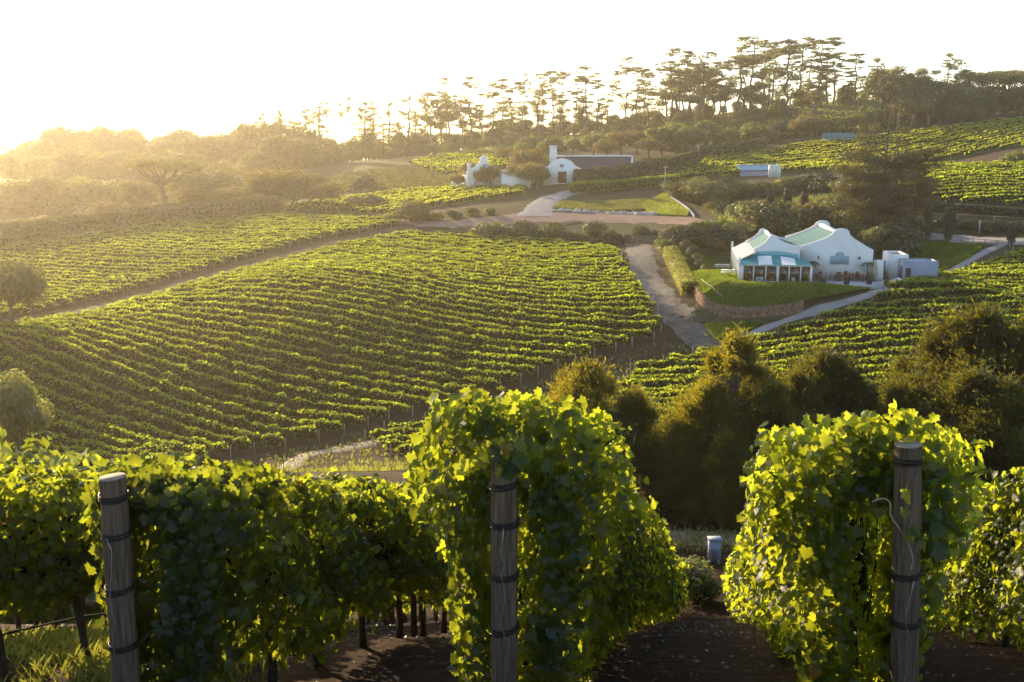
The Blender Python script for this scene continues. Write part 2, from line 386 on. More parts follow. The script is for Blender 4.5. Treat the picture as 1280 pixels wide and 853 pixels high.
def resample(P, step):
    P = np.asarray(P, float); d = np.r_[0, np.cumsum(np.linalg.norm(np.diff(P[:, :2], axis=0), axis=1))]
    n = max(2, int(d[-1] / step) + 1); t = np.linspace(0, d[-1], n)
    return np.stack([np.interp(t, d, P[:, k]) for k in range(P.shape[1])], -1)
def smoothp(P, it=2):
    P = np.asarray(P, float)
    for _ in range(it):
        Q = [P[0]]
        for a, b in zip(P[:-1], P[1:]): Q += [a * .75 + b * .25, a * .25 + b * .75]
        P = np.array(Q + [P[-1]])
    return P
def pxpath(pts, y0=64.0):
    pts = np.array(pts, float); return smoothp(hit(pts[:, 0], pts[:, 1], y0))
def strip(name, pts, widths, mat, lift=.08, y0=64.0, world=False):
    P = smoothp(np.array(pts, float)) if world else pxpath(pts, y0)
    w = np.interp(np.linspace(0, 1, len(P)), np.linspace(0, 1, len(widths)), widths)
    Q = resample(np.c_[P, w], 1.0); T = np.gradient(Q[:, :2], axis=0); T /= np.linalg.norm(T, axis=1)[:, None]
    Nn = np.c_[-T[:, 1], T[:, 0]]; k = 7; t = np.linspace(-.5, .5, k)
    jit = 1 + .10 * np.sin(np.arange(len(Q)) * .7) + .07 * rng.normal(size=len(Q))
    XY = Q[:, None, :2] + Nn[:, None] * (t[None, :, None] * (Q[:, 3] * jit)[:, None, None])
    Z = H(XY[..., 0], XY[..., 1]) + lift * np.where(np.abs(t) > .45, .2, 1.0)
    m = MB(); n = len(Q); i = np.arange(n - 1)[:, None] * k; j = np.arange(k - 1)[None]
    m.add(np.dstack([XY, Z]).reshape(-1, 3), np.stack([i + j, i + k + j, i + k + j + 1, i + j + 1], -1).reshape(-1, 4))
    return tag(m.build(name, mat, smooth=True), kind='structure')
def inside(P, poly):
    x, y = P[:, 0], P[:, 1]; r = np.zeros(len(P), bool); n = len(poly)
    for a in range(n):
        x1, y1 = poly[a][:2]; x2, y2 = poly[(a + 1) % n][:2]
        c = ((y1 > y) != (y2 > y)) & (x < (x2 - x1) * (y - y1) / (y2 - y1 + 1e-12) + x1); r ^= c
    return r
def patch(name, poly, mat, lift=.06, step=1.6, fz=None):
    """sheet over a plan polygon, following the ground"""
    B = resample(np.vstack([poly, poly[:1]])[:, :2], step)[:-1]
    lo, hi = B.min(0), B.max(0); gx, gy = np.meshgrid(np.arange(lo[0], hi[0], step), np.arange(lo[1], hi[1], step))
    I = np.c_[gx.ravel(), gy.ravel()]; I = I[inside(I, B)]
    if len(I):
        I = I[np.array([np.min(np.abs(((I[a:a + 1] - B) ** 2).sum(1))) > (step * .5) ** 2 for a in range(len(I))])]
    nB = len(B); P = np.vstack([B, I])
    r = delaunay_2d_cdt([Vector(p) for p in P.tolist()], [], [list(range(nB))], 1, 1e-4)
    V = np.array([tuple(v) for v in r[0]]); z = (H(V[:, 0], V[:, 1]) if fz is None else fz(V[:, 0], V[:, 1])) + lift
    m = MB(); m.add(np.c_[V, z], [tuple(f) for f in r[2]])
    o = m.build(name, mat, smooth=True)
    if np.mean([p.normal.z for p in o.data.polygons[:50]]) < 0: o.data.flip_normals()
    return tag(o, kind='structure')
def pxpoly(pts, y0=64.0):
    pts = np.array(pts, float); return hit(pts[:, 0], pts[:, 1], y0)

# ---------------------------------------------------------------- vineyard fields
def hedge_mesh(Pc, hh, ww, dens, size, base=.35, period=1.3, core=True, asp=.8, lump=.3):
    """foliage of a vine row / hedge following centre line Pc (n,3)"""
    m = MB(); L = np.linalg.norm(np.diff(Pc, axis=0), axis=1).sum()
    Q = resample(Pc, .8 if hh < 3 else 1.2); n = len(Q); T = np.gradient(Q, axis=0); T /= np.linalg.norm(T, axis=1)[:, None] + 1e-9
    Nn = np.c_[-T[:, 1], T[:, 0], np.zeros(n)]; Nn /= np.linalg.norm(Nn, axis=1)[:, None]
    nk = int(L / period) + 3; bump = rng.uniform(1 - lump, 1 + lump, nk); bump[rng.uniform(size=nk) < (.03 if lump > .3 else 0)] = .3
    sQ = np.linspace(0, L, n); bq = np.interp(sQ / period, np.arange(nk), bump)
    endf = np.clip(np.minimum(sQ, L - sQ) / .5 + .35, 0, 1)
    if core:  # added dark filler that blocks light and stands in for inner shade
        th = R(1) * np.array([-60, -15, 40, 90, 140, 195, 240]); k = len(th)
        jr = rng.uniform(.8, 1.05, (n, k)) * (bq * endf)[:, None] * .78
        c = Q + np.array([0, 0, 1.]) * (base + (hh - base) * .5)
        V = c[:, None] + Nn[:, None] * (np.cos(th)[None, :] * jr * ww / 2)[..., None] + np.array([0, 0, 1.]) * (np.sin(th)[None, :] * jr * (hh - base) / 2)[..., None]
        i = np.arange(n - 1)[:, None] * k; j = np.arange(k)[None]; j2 = (j + 1) % k
        m.add(V.reshape(-1, 3), np.stack([i + j, i + j2, i + k + j2, i + k + j], -1).reshape(-1, 4))
        m.F.append(np.array([np.arange(k)[::-1]])); m.F.append(np.array([np.arange(k) + (n - 1) * k]))
    m.ncore = sum(len(f) for f in m.F)
    K = int(dens * L)
    s = rng.uniform(0, L, K); c = np.stack([np.interp(s, sQ, Q[:, a]) for a in range(3)], -1); nn = np.stack([np.interp(s, sQ, Nn[:, a]) for a in range(3)], -1)
    b = np.interp(s / period, np.arange(nk), bump) * np.clip(np.minimum(s, L - s) / .5 + .45, 0, 1)
    th = np.where(rng.uniform(size=K) < .45, rng.uniform(35, 145, K), rng.uniform(-60, 240, K)) * R(1); rr = b * rng.uniform(.75, 1.12, K)
    ca, sa = np.cos(th), np.sin(th)
    # squarer section
    q = 1 / np.maximum(np.abs(ca), np.abs(sa)) ** .45
    P = c + nn * (ca * rr * q * ww / 2)[:, None]; P[:, 2] += base + (hh - base) / 2 + sa * rr * q * (hh - base) / 2
    Nv = nn * ca[:, None] + np.array([0, 0, 1.]) * sa[:, None] + rng.normal(size=(K, 3)) * .6
    m.leafs(P, Nv, size, asp); return m
ALLROWS = []
def field(key, poly, a_deg, sp, label, group, hh=1.35, ww=.75, dens=24, size=.34, posts=True, mat='vine', off=0.0, minlen=5, y0=64.0, gap=None, order='front'):
    a = R(a_deg); d = np.array([math.cos(a), -math.sin(a)]); nrm = np.array([math.sin(a), math.cos(a)])
    P = poly[:, :2]; t = P @ nrm; k0 = int(math.ceil((t.min() - off) / sp)); rows = []
    for k in range(k0, int((t.max() - off) / sp) + 1):
        c = off + k * sp + .01; xs = []
        for q in range(len(P)):
            p1, p2 = P[q], P[(q + 1) % len(P)]; t1, t2 = p1 @ nrm - c, p2 @ nrm - c
            if (t1 > 0) != (t2 > 0): xs.append((p1 + (p2 - p1) * t1 / (t1 - t2)) @ d)
        xs.sort()
        for s0, s1 in zip(xs[::2], xs[1::2]):
            s0 += rng.uniform(-.5, .5); s1 += rng.uniform(-.5, .5)
            if s1 - s0 > minlen: rows.append((c, s0, s1))
    n = len(rows)
    patch('vineyard_ground', poly, M['soil'] if mat == 'vine' else M['farsoil'], .05, 3.0)
    for q, (c, s0, s1) in enumerate(rows):
        s = np.linspace(s0, s1, max(3, int((s1 - s0) / 1.2))); XY = nrm * c + s[:, None] * d + nrm * (np.sin(s * .05 + c) * .12)[:, None]
        Pc = np.c_[XY, H(XY[:, 0], XY[:, 1])]
        org = Pc[-1]
        hm = hedge_mesh(Pc, hh * rng.uniform(.92, 1.08), ww * rng.uniform(.9, 1.1), dens, size, lump=.38, period=1.05)
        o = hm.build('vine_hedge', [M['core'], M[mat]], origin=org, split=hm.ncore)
        tag(o, label % ordn(q + 1), 'vines', group)
        if posts:
            for e in (0, -1):
                p = Pc[e] + (d[0], d[1], 0) * np.array(.45 if e == -1 else -.45)
                pm = MB().tube([p - (0, 0, .2), p + (0, 0, .7), p + (0, 0, 1.35)], [.07, .065, .06], 5)
                pm.build('end_post', M['fieldpost'], parent=o)
        ALLROWS.append(o)
    return n

# ---------------------------------------------------------------- tree kinds (built once, then copied)
def clump_leaves(m, C, Rr, n, size, asp=.6, inner=.55, up=.25, spin=None):
    C = np.asarray(C, float); Rr = np.asarray(Rr, float); w = (Rr[:, 0] * Rr[:, 1]) ** .9; idx = rng.choice(len(C), n, p=w / w.sum())
    D = rdir(n); rad = inner + (1.05 - inner) * rng.uniform(0, 1, n) ** .6
    P = C[idx] + D * Rr[idx] * rad[:, None]
    Nn = D / Rr[idx] + rng.normal(size=(n, 3)) * .45 / Rr[idx].mean(1)[:, None]; Nn = Nn / np.linalg.norm(Nn, axis=1)[:, None]; Nn[:, 2] += up
    m.leafs(P, Nn, size, asp, spin=spin)
def limb(m, a, b, r0, r1, wob=.12, n=6, seg=5):
    a = np.asarray(a, float); b = np.asarray(b, float); t = np.linspace(0, 1, seg + 1)[:, None]; L = np.linalg.norm(b - a)
    P = a + (b - a) * t; P[1:-1] += rng.normal(size=(seg - 1, 3)) * wob * L * .25; P[:, 2] += np.sin(t[:, 0] * math.pi) * L * .05
    m.tube(P, np.linspace(r0, r1, seg + 1), n); return P
def finish(name, tm, cm, tmat, cmat):
    r = bpy.data.objects.new(name, None); r['_org'] = [0., 0., 0.]
    tm.build('trunk', M[tmat], parent=r, link=False, smooth=True); cm.build('crown', M[cmat], parent=r, link=False); return r
def t_round(seed_w=1.0, cm='tree', n=5200, size=.5):
    t = MB(); c = MB(); w = 4.0 * seed_w; C = []; Rr = []
    P = limb(t, (0, 0, -.5), (rng.normal() * .3, rng.normal() * .3, 4), .34, .2)
    for k in range(17):
        d = rdir(1)[0]; d[2] = abs(d[2]) * .9 - .25; p = np.array([d[0] * w * .78, d[1] * w * .78, 5.6 + d[2] * 3.6]); r = rng.uniform(1.2, 2.1)
        C.append(p); Rr.append((r * 1.15, r * 1.15, r * .85))
        if k % 2 == 0: limb(t, P[-2], p, .13, .04)
    C.append((0, 0, 6)); Rr.append((w * .6, w * .6, 2.4))
    clump_leaves(c, C, Rr, n, size); return finish('broadleaf_tree', t, c, 'bark', cm)
def t_bush(cm='tree', n=1500, size=.32, name='bush'):
    t = MB(); c = MB(); C = []; Rr = []
    for k in range(9):
        a = rng.uniform(0, 6.28); r = rng.uniform(.2, 1.1); s = rng.uniform(.6, 1.0)
        C.append((math.cos(a) * r, math.sin(a) * r, rng.uniform(.5, 1.9))); Rr.append((s, s, s * .8)); limb(t, (0, 0, -.2), C[-1], .06, .02)
    C.append((0, 0, .8)); Rr.append((1.3, 1.3, 1.0))
    clump_leaves(c, C, Rr, n, size); r = finish(name, t, c, 'bark', cm); return r
def t_ball(cm='hedge', n=2200, size=.22):
    t = MB().tube([(0, 0, -.3), (0, 0, .6)], [.12, .1]); c = MB()
    C = [(0, 0, 1.35)] + [(rng.normal() * .35, rng.normal() * .35, 1.3 + rng.normal() * .3) for _ in range(5)]
    Rr = [(1.35, 1.35, 1.25)] + [(1.05, 1.05, .95)] * 5
    clump_leaves(c, C, Rr, n, size, inner=.7); return finish('clipped_round_bush', t, c, 'bark', cm)
def t_pine(lean=.5, cm='pine', n=1500, spread=3.2, low=.55):
    """tall bare stem with flat layered tufts; height 20"""
    t = MB(); c = MB(); top = np.array([rng.normal() * lean, rng.normal() * lean, 19.3])
    P = limb(t, (0, 0, -1), top, .27, .06, wob=.05, seg=8); C = []; Rr = []
    for k in range(rng.integers(14, 22)):
        f = rng.uniform(low, 1.0); p0 = np.array([np.interp(f, np.linspace(0, 1, 9), P[:, a]) for a in range(3)])
        a = rng.uniform(0, 6.28); r = spread * rng.uniform(.25, 1.0) * (1.15 - .55 * (f - low) / (1 - low))
        p = p0 + np.array([math.cos(a) * r, math.sin(a) * r, rng.uniform(-.3, 1.3)]); s = rng.uniform(.45, 1.25)
        limb(t, p0, p, .08, .03)
        for _ in range(3):
            e = s * rng.uniform(.35, .9); C.append(p + rng.normal(size=3) * (s * .75, s * .75, s * .3)); Rr.append((e * rng.uniform(1, 1.8), e * rng.uniform(1, 1.8), e * .42))
    C.append(top + (0, 0, .1)); Rr.append((1.5, 1.5, .5))
    clump_leaves(c, C, Rr, int(n * 1.25), .46, inner=.2, up=.4); return finish('pine_tree', t, c, 'bark', cm)
def t_conifer(cm='pine', n=1700):
    """narrow open conifer with whorls; height 18"""
    t = MB(); c = MB(); P = limb(t, (0, 0, -1), (rng.normal() * .3, rng.normal() * .3, 17.6), .34, .08, wob=.02, seg=8); C = []; Rr = []
    z = rng.uniform(3.5, 5.5)
    while z < 17.5:
        f = (z - 3) / 15.; r = (3.0 * (1 - f) ** .75 + .6) * rng.uniform(.55, 1.15)
        for q in range(rng.integers(2, 6)):
            if rng.uniform() < .22: continue
            a = rng.uniform(0, 6.28); rr = r * rng.uniform(.45, 1.0); p = np.array([math.cos(a) * rr, math.sin(a) * rr, z + rng.uniform(-.5, .7)]); s = rng.uniform(.4, 1.15) * (1.15 - .5 * f)
            C.append(p * (1, 1, 1)); Rr.append((s * 1.3, s * 1.3, s * .6)); limb(t, (0, 0, z - .3), p, .10, .05, seg=2, n=4)
        z += rng.uniform(.9, 1.5)
    C.append((0, 0, 17.6)); Rr.append((.5, .5, .7))
    clump_leaves(c, C, Rr, n, .42, inner=.3, up=.4); return finish('conifer_tree', t, c, 'bark', cm)
def t_umbrella(cm='pine', n=4200, size=.36):
    """stone pine, height 9"""
    t = MB(); c = MB(); P = limb(t, (.3, 0, -.5), (-.2, 0, 4.2), .36, .26, wob=.1); C = []; Rr = []
    for k in range(17):
        a = k * 2.4; r = 4.4 * math.sqrt((k + .5) / 17); p = np.array([math.cos(a) * r, math.sin(a) * r, 8.0 - .055 * r * r + rng.normal() * .15])
        C.append(p); s = rng.uniform(1.1, 1.5); Rr.append((s * 1.2, s * 1.2, s * .55)); limb(t, P[-1], p - (0, 0, .3), .14, .03)
    clump_leaves(c, C, Rr, n, size, inner=.3, up=.4); return finish('umbrella_pine', t, c, 'bark', cm)
def t_euc(cm='tree', n=2600, bark='palebark'):
    """gum tree with forked pale stems and separate puffs; height 18"""
    t = MB(); c = MB(); P = limb(t, (0, 0, -1), (rng.normal() * .6, 0, 8.5), .36, .24, wob=.06); C = []; Rr = []
    for k in range(15):
        a = rng.uniform(0, 6.28); z = rng.uniform(8, 17.2); r = 4.6 * math.sin(math.pi * np.clip((z - 5) / 15, 0, 1)) * rng.uniform(.35, 1)
        p = np.array([math.cos(a) * r, math.sin(a) * r, z]); s = rng.uniform(.9, 1.9); C.append(p); Rr.append((s * 1.2, s * 1.2, s * .65)); limb(t, P[-1] if z > 9 else P[-2], p, .13, .03)
    clump_leaves(c, C, Rr, n, .5, inner=.35, up=.35); return finish('gum_tree', t, c, bark, cm)
def t_casu(n=30000, w=2.6, h=10., cm='casu'):
    """feathery evergreen, fine upright needles"""
    t = MB(); c = MB(); P = limb(t, (0, 0, -.6), (rng.normal() * .2, rng.normal() * .2, h * .86), .2, .04, wob=.04, seg=8); C = []; Rr = []
    for k in range(84):
        f = rng.uniform(.06, 1.0); a = rng.uniform(0, 6.28); env = w * (1 - f ** 1.9) ** .85 * (.75 + .4 * rng.uniform()) + .15
        r = env * rng.uniform(.45, 1.0); p = np.array([math.cos(a) * r, math.sin(a) * r, h * f * .93]); s = rng.uniform(.35, .95) * w / 2.6 * (1.15 - .6 * f)
        C.append(p); Rr.append((s * .72, s * .72, s * 1.3)); q = P[min(8, int(f * 7))]; limb(t, q - (0, 0, .3), p, .05, .012, n=4)
    C = np.array(C); m = n; idx = rng.integers(0, len(C), m); D = rdir(m); Rr = np.array(Rr)
    Pt = C[idx] + D * Rr[idx] * np.abs(rng.normal(0, .85, m))[:, None]
    out = Pt * (1, 1, 0); out /= np.linalg.norm(out, axis=1)[:, None] + 1e-6
    tip = out * .5 + np.array([0, 0, .9]) + rng.normal(size=(m, 3)) * .35
    Nn = np.cross(tip, rdir(m)); c.leafs(Pt, Nn, .34, .13, spin=tip)
    return finish('feathery_evergreen', t, c, 'bark', cm)
def t_cypress(n=5000):
    """clipped column, height 5"""
    t = MB().tube([(0, 0, -.3), (0, 0, .7)], [.12, .1]); c = MB(); C = []; Rr = []
    for k in range(9):
        z = .7 + k * .48; r = .75 * math.sin(math.pi * (k + 1.6) / 11.5) ** .7 + .08; C.append((rng.normal() * .06, rng.normal() * .06, z)); Rr.append((r, r, .55))
    clump_leaves(c, C, Rr, n, .2, .4, inner=.6); return finish('cypress', t, c, 'bark', 'cypress')
def t_mass(cm='tree', n=3600, size=.55):
    """bushy tree leafed down to the ground, height 8"""
    t = MB(); c = MB(); limb(t, (0, 0, -.5), (0, 0, 4), .3, .15); C = []; Rr = []
    for k in range(20):
        a = rng.uniform(0, 6.28); f = rng.uniform(0, 1); r = 3.4 * rng.uniform(.2, 1) * (1 - .45 * f); s = rng.uniform(1.0, 1.8)
        C.append((math.cos(a) * r, math.sin(a) * r, .8 + f * 6.0)); Rr.append((s * 1.1, s * 1.1, s * .8))
    C.append((0, 0, 3.5)); Rr.append((2.6, 2.6, 3.2))
    clump_leaves(c, C, Rr, n, size); return finish('bushy_tree', t, c, 'bark', cm)
T = {}
T['mass'] = [t_mass() for _ in range(3)]
T['round'] = [t_round(s) for s in (1, .85, 1.2)]
T['gold'] = [t_round(s, 'gold', 4200) for s in (1, 1.15)]
T['green'] = [t_round(s, 'greentree', 4200) for s in (1, 1.2)]
T['bush'] = [t_bush('tree') for _ in range(3)]
T['dbush'] = [t_bush('darkbush') for _ in range(3)]
T['gbush'] = [t_bush('gold') for _ in range(2)]
T['lbush'] = [t_bush('bright') for _ in range(2)]
T['ball'] = [t_ball('hedge') for _ in range(2)]
T['pine'] = [t_pine(), t_pine(.9, spread=4.2), t_pine(.4, low=.7, n=1000), t_pine(.8, spread=2.4, low=.45), t_pine(1.2, spread=5, low=.6, n=1900), t_pine(1.5, spread=4.5, low=.35, n=2400), t_pine(.7, spread=3.5, low=.3, n=2200)]
T['conifer'] = [t_conifer() for _ in range(5)]
T['umbrella'] = [t_umbrella(), t_umbrella()]
T['euc'] = [t_euc(), t_euc(), t_euc('pine'), t_euc('pine', bark='bark'), t_euc(bark='bark')]
T['casu'] = [t_casu(n=42000), t_casu(w=3.4, n=56000), t_casu(w=3.0, n=50000)]
T['casug'] = [t_casu(n=42000, cm='casu_gold'), t_casu(w=3.2, n=52000, cm='casu_gold'), t_casu(w=2.8, n=46000, cm='casu_gold')]
T['cypress'] = [t_cypress(), t_cypress()]
NOM = dict(mass=8.0, round=9.6, gold=9.6, green=9.6, bush=2.6, dbush=2.6, gbush=2.6, lbush=2.6, ball=2.6, pine=19.8, conifer=18.2, umbrella=8.7, euc=18.3, casu=10.0, casug=10.0, cypress=5.1)
SPOTS = {}
def plant(kind, px, Y, top, label, group, w=None, var=None, name=None):
    """kind of tree standing Y metres out in direction px, its tip at photo height `top`; w = width factor relative to its height"""
    d = ray(px, top); d = d / d[1]; x, y = d[0] * Y, Y; gz = float(H(x, y)); h = max(.8, d[2] * Y - gz)
    o = copy_tree(T[kind][rng.integers(len(T[kind])) if var is None else var])
    s = h / NOM[kind]; ww = s if w is None else w * s
    o.location = (x, y, gz - .05 * h * 0); o.scale = (ww, ww, s); o.rotation_euler = (rng.normal() * .03, rng.normal() * .03, rng.uniform(0, 6.28))
    o['_org'] = [x, y, gz]
    if name: o.name = name
    SPOTS.setdefault((label, group), []).append((px, o)); return o
def plant_g(kind, px, py, hpx, label, group, **k):
    """standing where the ground is seen at (px, py), hpx photo pixels tall"""
    p = hit1(px, py); return plant(kind, px, float(p[1]), py - hpx, label, group, **k)

# ---------------------------------------------------------------- roads, lawns, bare ground
def PX(*a): return pxpoly(a)
strip('gravel_track', [(795,300),(800,330),(818,362),(838,392),(868,420),(905,440),(960,470)], [5, 4.5, 4.5, 4.5, 4, 4], M['gravel'], .10)
strip('dirt_verge', [(780,300),(785,330),(806,364),(830,400),(845,425)], [9, 9, 10, 9], M['soil'], .05)
strip('paved_path', [(925,424),(962,408),(1010,392),(1060,377),(1100,366),(1150,352),(1190,338),(1225,318),(1262,303)], [1.3, 1.2, 1.3, 2.0], M['drive'], .10)
strip('road_below_field', [(300,592),(360,574),(420,563),(480,553),(560,548),(640,556)], [2.6, 2.4, 2.4, 2.4], M['gravel'], .16)
strip('field_verge', [(240,600),(340,578),(420,556),(520,528),(590,508),(700,470),(790,445),(860,432)], [9, 8, 7, 5, 5], M['soil'], .06)
patch('bare_ground', PX((230,604),(330,572),(430,548),(540,520),(600,505),(700,470),(740,470),(700,540),(640,580),(560,600),(400,608)), M['soil'], .04, 2.5)
strip('dirt_road', [(425,268),(470,274),(545,284),(600,277),(700,271),(800,272),(860,276),(905,286)], [3.5, 4, 6, 9, 10, 6, 4], M['dirt'], .15)
strip('farm_drive', [(668,272),(676,258),(690,247),(722,239),(745,232)], [9, 6, 5, 4], M['drive'], .22)
strip('field_track', [(-60,432),(60,404),(185,369),(300,335),(420,303),(500,289),(560,284)], [4.5, 4.5, 4, 4, 4], M['soil'], .10)
strip('estate_road', [(1120,294),(1165,295),(1225,300),(1290,304),(1400,312)], [4, 5, 6, 6], M['drive'], .12)
patch('bare_slope', PX((380,236),(430,218),(505,210),(560,214),(590,226),(560,236),(470,244)), M['brown'], .3, 4)
patch('bare_terrace', PX((1190,204),(1240,192),(1300,184),(1330,198),(1280,203),(1200,208)), M['brown'], .25, 3)
patch('bare_yard', PX((545,282),(660,266),(690,256),(830,246),(838,262),(700,283),(600,288)), M['brown'], .10, 3)
patch('rough_grass', PX((690,262),(700,254),(810,250),(822,262),(760,266)), M['farsoil'], .16, 2.5)
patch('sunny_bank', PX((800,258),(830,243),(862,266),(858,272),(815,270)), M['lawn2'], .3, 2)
patch('lower_verge', PX((880,408),(930,404),(955,406),(925,421),(897,428)), M['lawn'], .14, 1.5)
patch('side_lawn', PX((1148,305),(1175,303),(1232,306),(1215,322),(1185,336),(1150,345),(1140,330)), M['lawn'], .12, 2)
# main lawn: held up by the stone wall
WALLPX = [(864,352),(869,368),(878,382),(893,391),(915,396),(950,396),(985,393),(1004,388)]
WALL = pxpath(WALLPX)
def wall_d(x, y):
    d = np.min((x[:, None] - WALL[None, :, 0]) ** 2 + (y[:, None] - WALL[None, :, 1]) ** 2, 1); return np.sqrt(d)
def lawn_z(x, y): return H(x, y) + 1.15 * (1 - smooth(0.0, 13.0, wall_d(np.asarray(x), np.asarray(y))))
lawn_poly = np.vstack([WALL, hit([1045, 1085, 1100, 1010, 905, 893, 872, 846, 856], [378, 364, 352, 340, 318, 302, 300, 312, 332])])
patch('lawn', lawn_poly, M['lawn'], .10, 1.2, lawn_z)

def turf(name, poly, n, label, fz=H, h=(.08, .22), w=.05, mat='lawnblade', lift=.1):
    lo, hi = poly[:, :2].min(0), poly[:, :2].max(0); P = rng.uniform(lo, hi, (n, 2)); P = P[inside(P, poly)]; P = np.c_[P, fz(P[:, 0], P[:, 1]) + lift]; n = len(P)
    a = rng.uniform(0, 6.28, n); s = np.stack([np.cos(a), np.sin(a), 0 * a], -1) * (w * rng.uniform(.6, 1.4, n))[:, None]; u = np.c_[rng.normal(size=(n, 2)) * .05, rng.uniform(*h, n)]
    m = MB(); m.add(np.stack([P - s, P + s, P + s * .5 + u, P - s * .5 + u], 1).reshape(-1, 3), np.arange(4 * n).reshape(-1, 4)); return tag(m.build(name, M[mat]), label, 'grass', kind='stuff')
turf('lawn_grass', lawn_poly, 130000, 'short mown grass of the restaurant lawn', lawn_z, h=(.03, .10))
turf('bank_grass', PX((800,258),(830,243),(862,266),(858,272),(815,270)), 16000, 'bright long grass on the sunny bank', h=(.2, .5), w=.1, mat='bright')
turf('rough_grass', PX((690,262),(700,254),(810,250),(822,262),(760,266)), 16000, 'rough dull grass above the line of boulders', h=(.15, .45), w=.12, mat='tree')
turf('verge_grass', PX((880,408),(930,404),(955,406),(925,421),(897,428)), 16000, 'grass below the stone wall', h=(.1, .3))
turf('side_grass', PX((1148,305),(1175,303),(1232,306),(1215,322),(1185,336),(1150,345),(1140,330)), 40000, 'grass of the side lawn by the estate road')
turf('roadside_weeds', PX((230,604),(330,572),(430,548),(540,520),(600,505),(700,470),(830,425),(900,440),(700,540),(640,580),(560,600),(400,608)), 9000, 'thin dry weeds beside the valley track', h=(.1, .4), w=.1, mat='tree')
turf('slope_grass', PX((380,236),(430,218),(505,210),(560,214),(590,226),(560,236),(470,244)), 9000, 'dull grass and scrub on the bare slope', h=(.2, .9), w=.4, mat='hedge')
turf('slope_scrub', PX((860,235),(1050,228),(1150,240),(1150,290),(1060,300),(960,290),(900,275)), 26000, 'rough grass and scrub on the rise behind the restaurant', h=(.2, .7), w=.2, mat='tree')
turf('hill_scrub', PX((560,196),(700,185),(900,168),(1100,150),(1100,128),(950,140),(800,162),(650,182)), 40000, 'rough scrub carpeting the wooded hillside', h=(.4, 1.5), w=.5, mat='tree')
turf('field_weeds', PX((60,300),(0,312),(0,285),(100,276),(300,262),(440,255),(440,268),(300,270),(150,282)), 16000, 'sunlit weeds behind the long dark hedge', h=(.3, .9), w=.3, mat='gold')
# ---------------------------------------------------------------- vineyard rows
mid = PX((-160,430),(30,413),(185,379),(300,346),(420,314),(505,297),(600,301),(700,307),(765,316),(785,345),(812,378),(824,402),(822,424),(760,442),(700,459),(570,506),(500,524),(440,541),(330,566),(250,580),(100,596),(-160,598))
print('mid rows', field('mid', mid, 22, 2.15, 'grapevine row in the large middle field, %s up from the track below it', 'vine rows in the large middle field', hh=1.5, ww=1.0, dens=44, size=.29))
upl = PX((-160,428),(30,396),(180,361),(300,327),(415,297),(500,283),(430,275),(350,273),(180,288),(0,318),(-160,335))
print('upl', field('upl', upl, 17, 2.2, 'grapevine row in the upper hazy field, %s up from the track between the fields', 'vine rows in the upper hazy field', hh=1.4, ww=.95, dens=28, size=.36))
rf = PX((790,468),(900,440),(966,423),(1085,385),(1205,344),(1290,311),(1420,290),(1420,560),(1000,570),(800,575),(700,560))
print('rf', field('rf', rf, 6, 2.2, 'grapevine row in the field below the restaurant, %s up from the dark evergreens', 'vine rows in the field below the restaurant', hh=1.35, ww=1.1, dens=40, size=.30))
sm = PX((465,556),(470,545),(545,528),(600,518),(660,520),(660,575),(560,578),(500,574))
print('sm', field('sm', sm, 8, 2.6, 'short grapevine row in the small plot by the road bend, %s from the near edge', 'short vine rows by the road bend', hh=1.3, ww=.9, dens=30, size=.32, minlen=3))
st = PX((350,268),(380,260),(450,248),(520,240),(600,238),(660,238),(655,247),(560,258),(500,268),(440,268))
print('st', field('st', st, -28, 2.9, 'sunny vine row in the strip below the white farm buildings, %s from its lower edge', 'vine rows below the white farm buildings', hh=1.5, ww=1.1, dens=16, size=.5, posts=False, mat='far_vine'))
uf = PX((712,238),(760,232),(900,222),(1000,216),(1080,214),(1160,206),(1240,190),(1300,184),(1420,176),(1420,140),(1280,151),(1140,168),(1000,183),(900,200),(800,222))
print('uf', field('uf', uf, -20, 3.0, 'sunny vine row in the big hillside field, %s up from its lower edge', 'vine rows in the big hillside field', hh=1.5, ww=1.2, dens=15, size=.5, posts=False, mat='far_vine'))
r2 = PX((1150,209),(1200,210),(1290,207),(1420,204),(1420,270),(1280,261),(1200,257),(1150,250))
print('r2', field('r2', r2, 2, 2.8, 'grapevine row in the terrace field behind the tall cypresses, %s up from its lower edge', 'vine rows in the terrace field', hh=1.4, ww=1.0, dens=20, size=.42, posts=False))
bv = PX((560,222),(600,214),(640,212),(650,200),(560,196),(510,206))
print('bv', field('bv', bv, 3, 3.6, 'hazy dark vine row on the slope behind the farm, %s from its lower edge', 'hazy vine rows behind the farm', hh=1.6, ww=1.3, dens=9, size=.6, posts=False))
tv = PX((880,180),(1010,172),(1120,160),(1120,150),(1000,152),(900,158))
print('tv', field('tv', tv, 3, 4.5, 'dull green terrace row on the upper hillside, %s up from the big field', 'terrace rows on the upper hillside', hh=1.6, ww=1.6, dens=9, size=.6, posts=False))
print('rows', len(ALLROWS))

